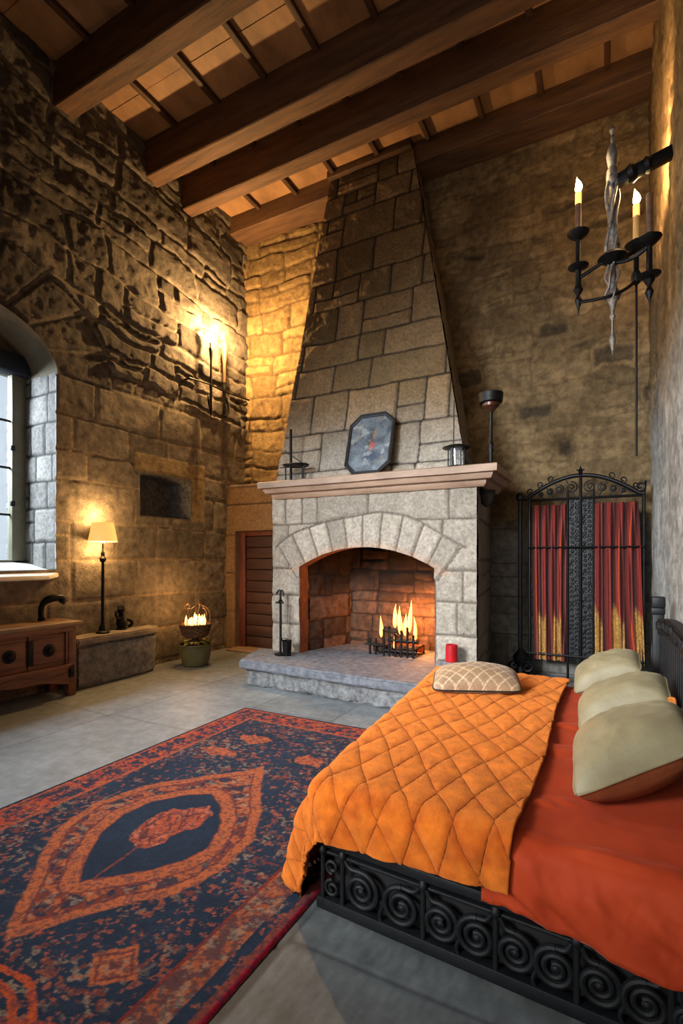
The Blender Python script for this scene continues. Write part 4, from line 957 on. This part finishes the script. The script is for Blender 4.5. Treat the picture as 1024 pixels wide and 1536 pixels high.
# apron cut to a double arch
ap = [(dy0+.06, .31), (dy1-.06, .31)]
n = 40
for i in range(n+1):
    t = i/n; y = dy1-.06-(dy1-dy0-.12)*t; s = abs(2*t-1)
    ap.append((y, .12+.10*(1-s**2.2)-.02*math.cos(t*PI*6)*(1-s)))
Mx2 = Matrix(((0, 0, 1, dx1-.025), (1, 0, 0, 0), (0, 1, 0, 0), (0, 0, 0, 1)))
MB().prism(ap, .025, Mx2, .003).build('apron', D, ds)
MB().tube([(dx1+.004, dy1-.08-(dy1-dy0-.16)*t, .235+.05*math.sin(PI*t)+.02*math.cos(t*PI*6)) for t in np.linspace(0, 1, 40)], .007, 6).build('apron_bead', D, ds)
MB().box(dx1-.0, dx1+.012, dy1-.09, dy1-.03, .20, .33, .01).lathe((dx1+.005, dy1-.06, .26), [(.03, 0), (.03, .02), (0, .03)], 10, axis=(1, 0, 0)).build('latch', K, ds)
MB().box(dx1+.0, dx1+.01, dy1-.53, dy1-.47, .40, .66, .006).build('latch', K, ds)
sp = thing('spout', 'black curved iron spout on the wall above the wooden dresser', 'tap', (-5.52, 3.36, .80))
MB().lathe((-5.52, 3.36, .803), [(.04, 0), (.042, .02), (.03, .04)], 14).build('base', K, sp)
MB().tube(bez((-5.52, 3.36, .82), (-5.52, 3.34, .98), (-5.5, 3.36, 1.04), (-5.47, 3.50, 1.05), 16)+bez((-5.47, 3.50, 1.05), (-5.46, 3.56, 1.06), (-5.46, 3.58, 1.02), (-5.46, 3.55, .985), 8)[1:], [.03]*8+[.032, .034, .038, .040, .042, .042, .042, .040, .038]+[.036]*8, 12).build('pipe', K, sp)

pl = thing('planter', 'squat olive ceramic pot with dull leaves on the floor beside the alcove door', 'plant pot', (-5.12, 5.28, 0))
px_, py_ = -5.12, 5.28
MB().lathe((px_, py_, 0), [(.15, 0), (.17, .01), (.20, .10), (.215, .22), (.22, .27), (.232, .28), (.232, .30), (.21, .30), (.20, .26), (0, .25)], 28).build('pot', M['pot'], pl)
rg = random.Random(9)
for i in range(24):
    a = i*2.4; r = .10+.13*rg.random(); L = .10+.06*rg.random()
    p = Vector((px_+r*.6*math.cos(a), py_+r*.6*math.sin(a), .26)); q = p+Vector((math.cos(a)*L, math.sin(a)*L, .06+.08*rg.random())); w = Vector((-math.sin(a), math.cos(a), 0))*.035
    m = p.lerp(q, .55)+Vector((0, 0, .03))
    MB().add([p, m+w, q-Vector((0, 0, .03)), m-w, m+Vector((0, 0, .012))], [(0, 1, 4), (1, 2, 4), (2, 3, 4), (3, 0, 4)]).build('leaf', M['leaf'], pl)
bs = thing('wicker_basket', 'round wicker basket of glowing lights set on the olive pot', 'basket', (px_, py_, .30))
mb = MB()
for k in range(7):
    z = .40+k*.024; r = .13+.07*math.sqrt(k/6)
    mb.tube([(px_+(r+.008*math.sin(a*14+k*PI))*math.cos(a), py_+(r+.008*math.sin(a*14+k*PI))*math.sin(a), z) for a in np.linspace(0, 2*PI, 57)], .013, 6, cap=False)
mb.lathe((px_, py_, .295), [(.14, 0), (.14, .02), (.05, .05), (.05, .09), (.13, .105), (0, .106)], 18)
mb.build('basket_body', M['wicker'], bs)
MB().tube([(px_+.205*math.cos(a), py_+.205*math.sin(a), .56) for a in np.linspace(0, 2*PI, 41)], .018, 8, cap=False).build('rim', M['wicker'], bs)
for k in range(9):
    a = k*2*PI/9; 
    MB().tube(bez((px_+.19*math.cos(a), py_+.19*math.sin(a), .56), (px_+.22*math.cos(a), py_+.22*math.sin(a), .68), (px_+.2*math.cos(a+.2), py_+.2*math.sin(a+.2), .80), (px_+.1*math.cos(a+.5), py_+.1*math.sin(a+.5), .79+.03*(k % 3))), .007, 6).build('twig', M['wicker'], bs)
for k in range(11):
    a = k*2.4; r = .15*math.sqrt((k+.5)/11)
    g = flame_mb(px_+r*math.cos(a), py_+r*math.sin(a), .55, .10+.08*rg.random(), .030, (0, 0), k).build('light_bulb', M['flame'], bs)

# ------------------------------------------------------------------ wall sconce (left wall, near the corner)
sx = -5.43
sn = thing('wall_sconce', 'twin arm iron wall sconce glowing on the left wall near the corner', 'wall light', (sx, 6.05, 4.1))
MB().tube([(sx, 5.47, 4.12), (sx+.005, 5.9, 4.15), (sx, 6.3, 4.14), (sx, 6.86, 4.17)], .013, 8).build('cross_bar', K, sn)
for y in (5.52, 6.78): MB().tube([(LX+.02, y, 4.13), (sx, y, 4.13)], .013, 8).lathe((LX+.02, y, 4.13), [(.05, 0), (.05, .015), (0, .02)], 12, axis=(1, 0, 0)).build('wall_bracket', K, sn)
MB().lathe((sx, 5.93, 3.62), [(0, 0), (.012, .06), (.02, .15), (.016, .35), (.024, .50), (.018, .55), (.015, .9), (.026, 1.0), (.035, 1.08), (.03, 1.10)], 12).build('stem', K, sn)
MB().lathe((sx, 6.236, 3.72), [(0, 0), (.012, .05), (.028, .12), (.016, .26), (.03, .40), (.04, .46), (.03, .5), (.03, .56)], 12).build('stem', K, sn)
MB().tube(bez((sx, 5.93, 3.75), (sx+.03, 5.86, 3.8), (sx+.03, 5.84, 3.9), (sx, 5.88, 3.98)), .02, 8).build('leaf_drop', K, sn)
MB().tube(bez((sx, 6.236, 3.75), (sx+.03, 6.32, 3.8), (sx+.03, 6.32, 3.95), (sx, 6.26, 4.05)), .02, 8).build('leaf_drop', K, sn)
cs = thing('candle', 'unlit brown candle in the right holder of the left wall sconce', 'candle', (sx, 6.236, 4.28))
MB().lathe((sx, 6.236, 4.27), [(.026, 0), (.028, .3), (.042, .45), (.044, .58), (.03, .66), (0, .67)], 16).build('wax', M['darkwax'], cs)
cl = thing('candle', 'burning candle with bright flame in the left holder of the wall sconce', 'candle', (sx, 5.93, 4.72))
MB().lathe((sx, 5.93, 4.70), [(.022, 0), (.022, .10), (0, .105)], 12).build('wax', M['wax'], cl)
flame_mb(sx, 5.93, 4.80, .22, .05).build('flame', M['flamehot'], cl)

# ------------------------------------------------------------------ hanging candelabrum on the right wall
cn = thing('candelabrum', 'ornate silvered iron candelabrum on a bracket high on the right wall', 'chandelier', (.02, 4.2, 3.6))
T = M['steel']; X0, Y0 = .01, 4.2
def cl_(n, mb, m=T): return mb.build(n, m, cn)
cl_('bracket_arm', MB().box(0, .40, -.03, .03, -.04, .045, .01, Matrix.Translation((X0-.01, Y0, 4.225)) @ Matrix.Rotation(-.26, 4, 'Y')).lathe((X0+.12, Y0, 4.265), [(.05, -.03), (.065, 0), (.05, .03)], 12, axis=(1, 0, .26)).lathe((X0+.22, Y0, 4.29), [(.045, -.025), (.06, 0), (.045, .025)], 12, axis=(1, 0, .26)), K)
cl_('stem', MB().lathe((X0, Y0, 2.97), [(0, 0), (.010, .05), (.025, .12), (.007, .19), (.007, .26), (.022, .29), (.010, .32), (.024, .38), (.042, .42), (.03, .46), (.022, .52), (.025, .6), (.02, .66), (.026, .80), (.02, .84), (.036, .90), (.02, .95), (.022, 1.1), (.018, 1.22), (.03, 1.25), (.045, 1.29), (.04, 1.36), (.028, 1.38), (.036, 1.42), (.042, 1.47), (.03, 1.53), (.010, 1.56), (.015, 1.60), (.009, 1.62), (.022, 1.655), (.010, 1.69), (0, 1.70)], 14))
mb = MB()
for k in range(4):
    a0 = k*PI/2
    mb.tube([(X0+(.034+.012*math.sin(t*9))*math.cos(a0+t*2.4), Y0+(.034+.012*math.sin(t*9))*math.sin(a0+t*2.4), 3.68+.56*t) for t in np.linspace(0, 1, 34)], .011, 6)
    mb.tube([(X0+(.038+.01*math.sin(t*12))*math.cos(a0+t*2), Y0+(.038+.01*math.sin(t*12))*math.sin(a0+t*2), 3.38+.28*t) for t in np.linspace(0, 1, 24)], .008, 6)
cl_('leaf_casing', mb)
cups = [(-.217, 4.2, 3.93, 'a'), (.165, 4.32, 3.80, 'b'), (.235, 4.10, 3.70, 'c')]
lab = ['lit candle on the outermost left arm of the candelabrum', 'lit amber candle on the inner right arm of the candelabrum', 'unlit dark candle of the candelabrum closest to the right wall']
for k, (x, y, z, n) in enumerate(cups):
    cl_('candle_cup', MB().lathe((x, y, z), [(.012, -.05), (.03, -.035), (.05, -.02), (.07, .0), (.078, .012), (.05, .008), (.028, .02), (.028, .045), (0, .045)], 18), K)
    bot = {0: .62, 1: .30, 2: .48}[k]
    pr = [(0, -bot), (.008, -bot+.06), (.028, -bot+.12), (.012, -bot+.16), (.035, -bot+.20), (.02, -bot+.24), (.02, -.27), (.03, -.265), (.066, -.25), (.074, -.24), (.03, -.235), (.02, -.22), (.018, -.04)] if k != 1 else [(0, -.30), (.03, -.27), (.035, -.22), (.018, -.18), (.018, -.04)]
    cl_('cup_stem', MB().lathe((x, y, z), pr, 14), K)
    if k == 1: cl_('corner_shadow_rod', MB().tube([(x, y, z-.25), (x, y, 2.25)], .009, 8), K)  # thin dark rod added in place of the corner shadow line
    h = (.27, .26, .28)[k]
    c = thing('candle', lab[k], 'candle', (x, y, z+.045), 'candles of the candelabrum')
    MB().lathe((x, y, z+.035), [(.023, 0), (.021, h), (.01, h+.01), (0, h+.01)], 14).build('wax', (M['darkwax'], M['wax'], M['darkwax'])[k], c)
    if k < 2:
        MB().lathe((x, y, z+.035), [(.0215, h-.09), (.022, h-.04), (.022, h+.006), (.01, h+.012)], 14).build('melted_tip', mat('hot_wax%d' % k, 'ffd48a', emit='ffb04a', es=3), c)
        flame_mb(x, y, z+.045+h, .12, .028).build('flame', M['flamehot'], c)
cl_('arm', MB().tube(bez((X0, Y0, 3.69), (X0-.08, Y0, 3.68), (X0-.12, Y0, 3.64), (-.217, 4.2, 3.60)), .014, 8), K)
cl_('arm', MB().tube(bez((X0, Y0, 3.69), (.08, 4.22, 3.67), (.1, 4.28, 3.72), (.165, 4.32, 3.77)), .016, 8), K)
cl_('arm', MB().tube(bez((X0, Y0, 3.66), (.10, 4.15, 3.60), (.18, 4.12, 3.62), (.235, 4.10, 3.67)), .014, 8), K)
cl_('hoop', MB().tube(bez((-.217, 4.2, 3.42), (-.05, 4.1, 3.36), (.08, 4.15, 3.38), (.165, 4.32, 3.55), 20), .012, 8), K)
cl_('boss', MB().lathe((X0, Y0, 3.69), [(.03, -.05), (.07, -.02), (.1, 0), (.07, .03), (.03, .05)], 16), K)

# ------------------------------------------------------------------ lights
def light(kind, name, loc, energy, col, size=.1, rot=None, shape=None, sy=None, spread=None):
    d = bpy.data.lights.new(name, kind); d.energy = energy; d.color = col
    if kind == 'AREA':
        d.size = size
        if sy: d.shape = 'RECTANGLE'; d.size_y = sy
        if spread: d.spread = spread
    elif kind == 'SUN': d.angle = size
    else: d.shadow_soft_size = size
    o = bpy.data.objects.new(name, d); COL.objects.link(o); o.location = loc
    if rot is not None:
        o.rotation_euler = (Vector(rot)-Vector(loc)).to_track_quat('-Z', 'Y').to_euler()
    return o
WARM = (1, .58, .22); AMB = (1, .50, .16)
light('POINT', 'sconce_light', (-5.26, 6.05, 4.95), 800, WARM, .05)
light('POINT', 'lamp_light_up', (-5.46, 4.06, 1.99), 46, WARM, .05)
light('POINT', 'lamp_light_down', (-5.44, 4.06, 1.62), 46, WARM, .05)
light('POINT', 'fire_light', (-2.10, 5.95, .78), 150, (1, .34, .06), .10)
light('POINT', 'basket_light', (-5.14, 5.2, .88), 34, AMB, .06)
sl = light('SPOT', 'candelabrum_wall_light', (.10, 4.75, 4.6), 260, (1, .60, .26), .05, rot=(.5, 5.1, 4.95)); sl.data.spot_size = 2.6; sl.data.spot_blend = .6
light('POINT', 'candelabrum_light', (.165, 4.32, 4.25), 10, (1, .62, .28), .04)
light('POINT', 'candelabrum_light', (-.217, 4.2, 4.42), 14, (1, .68, .35), .04)
DAY = (.76, .88, 1)
light('AREA', 'window_daylight', (-7.6, 1.7, 3.8), 1500, DAY, 1.5, rot=(-3.0, 3.6, .6), sy=1.7)
light('AREA', 'added_near_fill', (-3.5, -2.6, 3.6), 270, (.92, .96, 1), 1.8, rot=(-1.2, 5.2, 1.1), sy=2.0, spread=.95)  # added cool fill from behind the camera; no window is built there
light('AREA', 'added_rear_fill', (-1.2, -2.9, 2.8), 70, (1, .95, .88), 2.6, rot=(-.4, 6, 2.2), sy=2.8, spread=1.4)  # unseen soft fill added in front of the closed rear wall
light('AREA', 'added_ceiling_fill', (-2.6, 1.8, 2.6), 18, (1, .72, .45), 3.0, rot=(-2.4, 4.4, 7))  # invented warm fill to brighten the ceiling boards, no fixture
w = bpy.data.worlds.new('World'); S.world = w; w.use_nodes = True
w.node_tree.nodes['Background'].inputs[0].default_value = (.75, .87, 1, 1); w.node_tree.nodes['Background'].inputs[1].default_value = 1.6

# ------------------------------------------------------------------ camera
cam = bpy.data.cameras.new('Camera'); co_ = bpy.data.objects.new('Camera', cam); COL.objects.link(co_)
co_.location = (0, 0, 1.5); co_.rotation_euler = (PI/2, 0, math.atan(404/759))
cam.sensor_fit = 'VERTICAL'; cam.sensor_height = 36; cam.sensor_width = 24; cam.lens = 759/1536*36; cam.shift_y = 68/1536
cam.clip_start = .05
S.camera = co_
S.view_settings.view_transform = 'Standard'; S.view_settings.look = 'None'; S.view_settings.exposure = -.8
for o in bpy.data.objects:
    if '_base' in o: del o['_base']
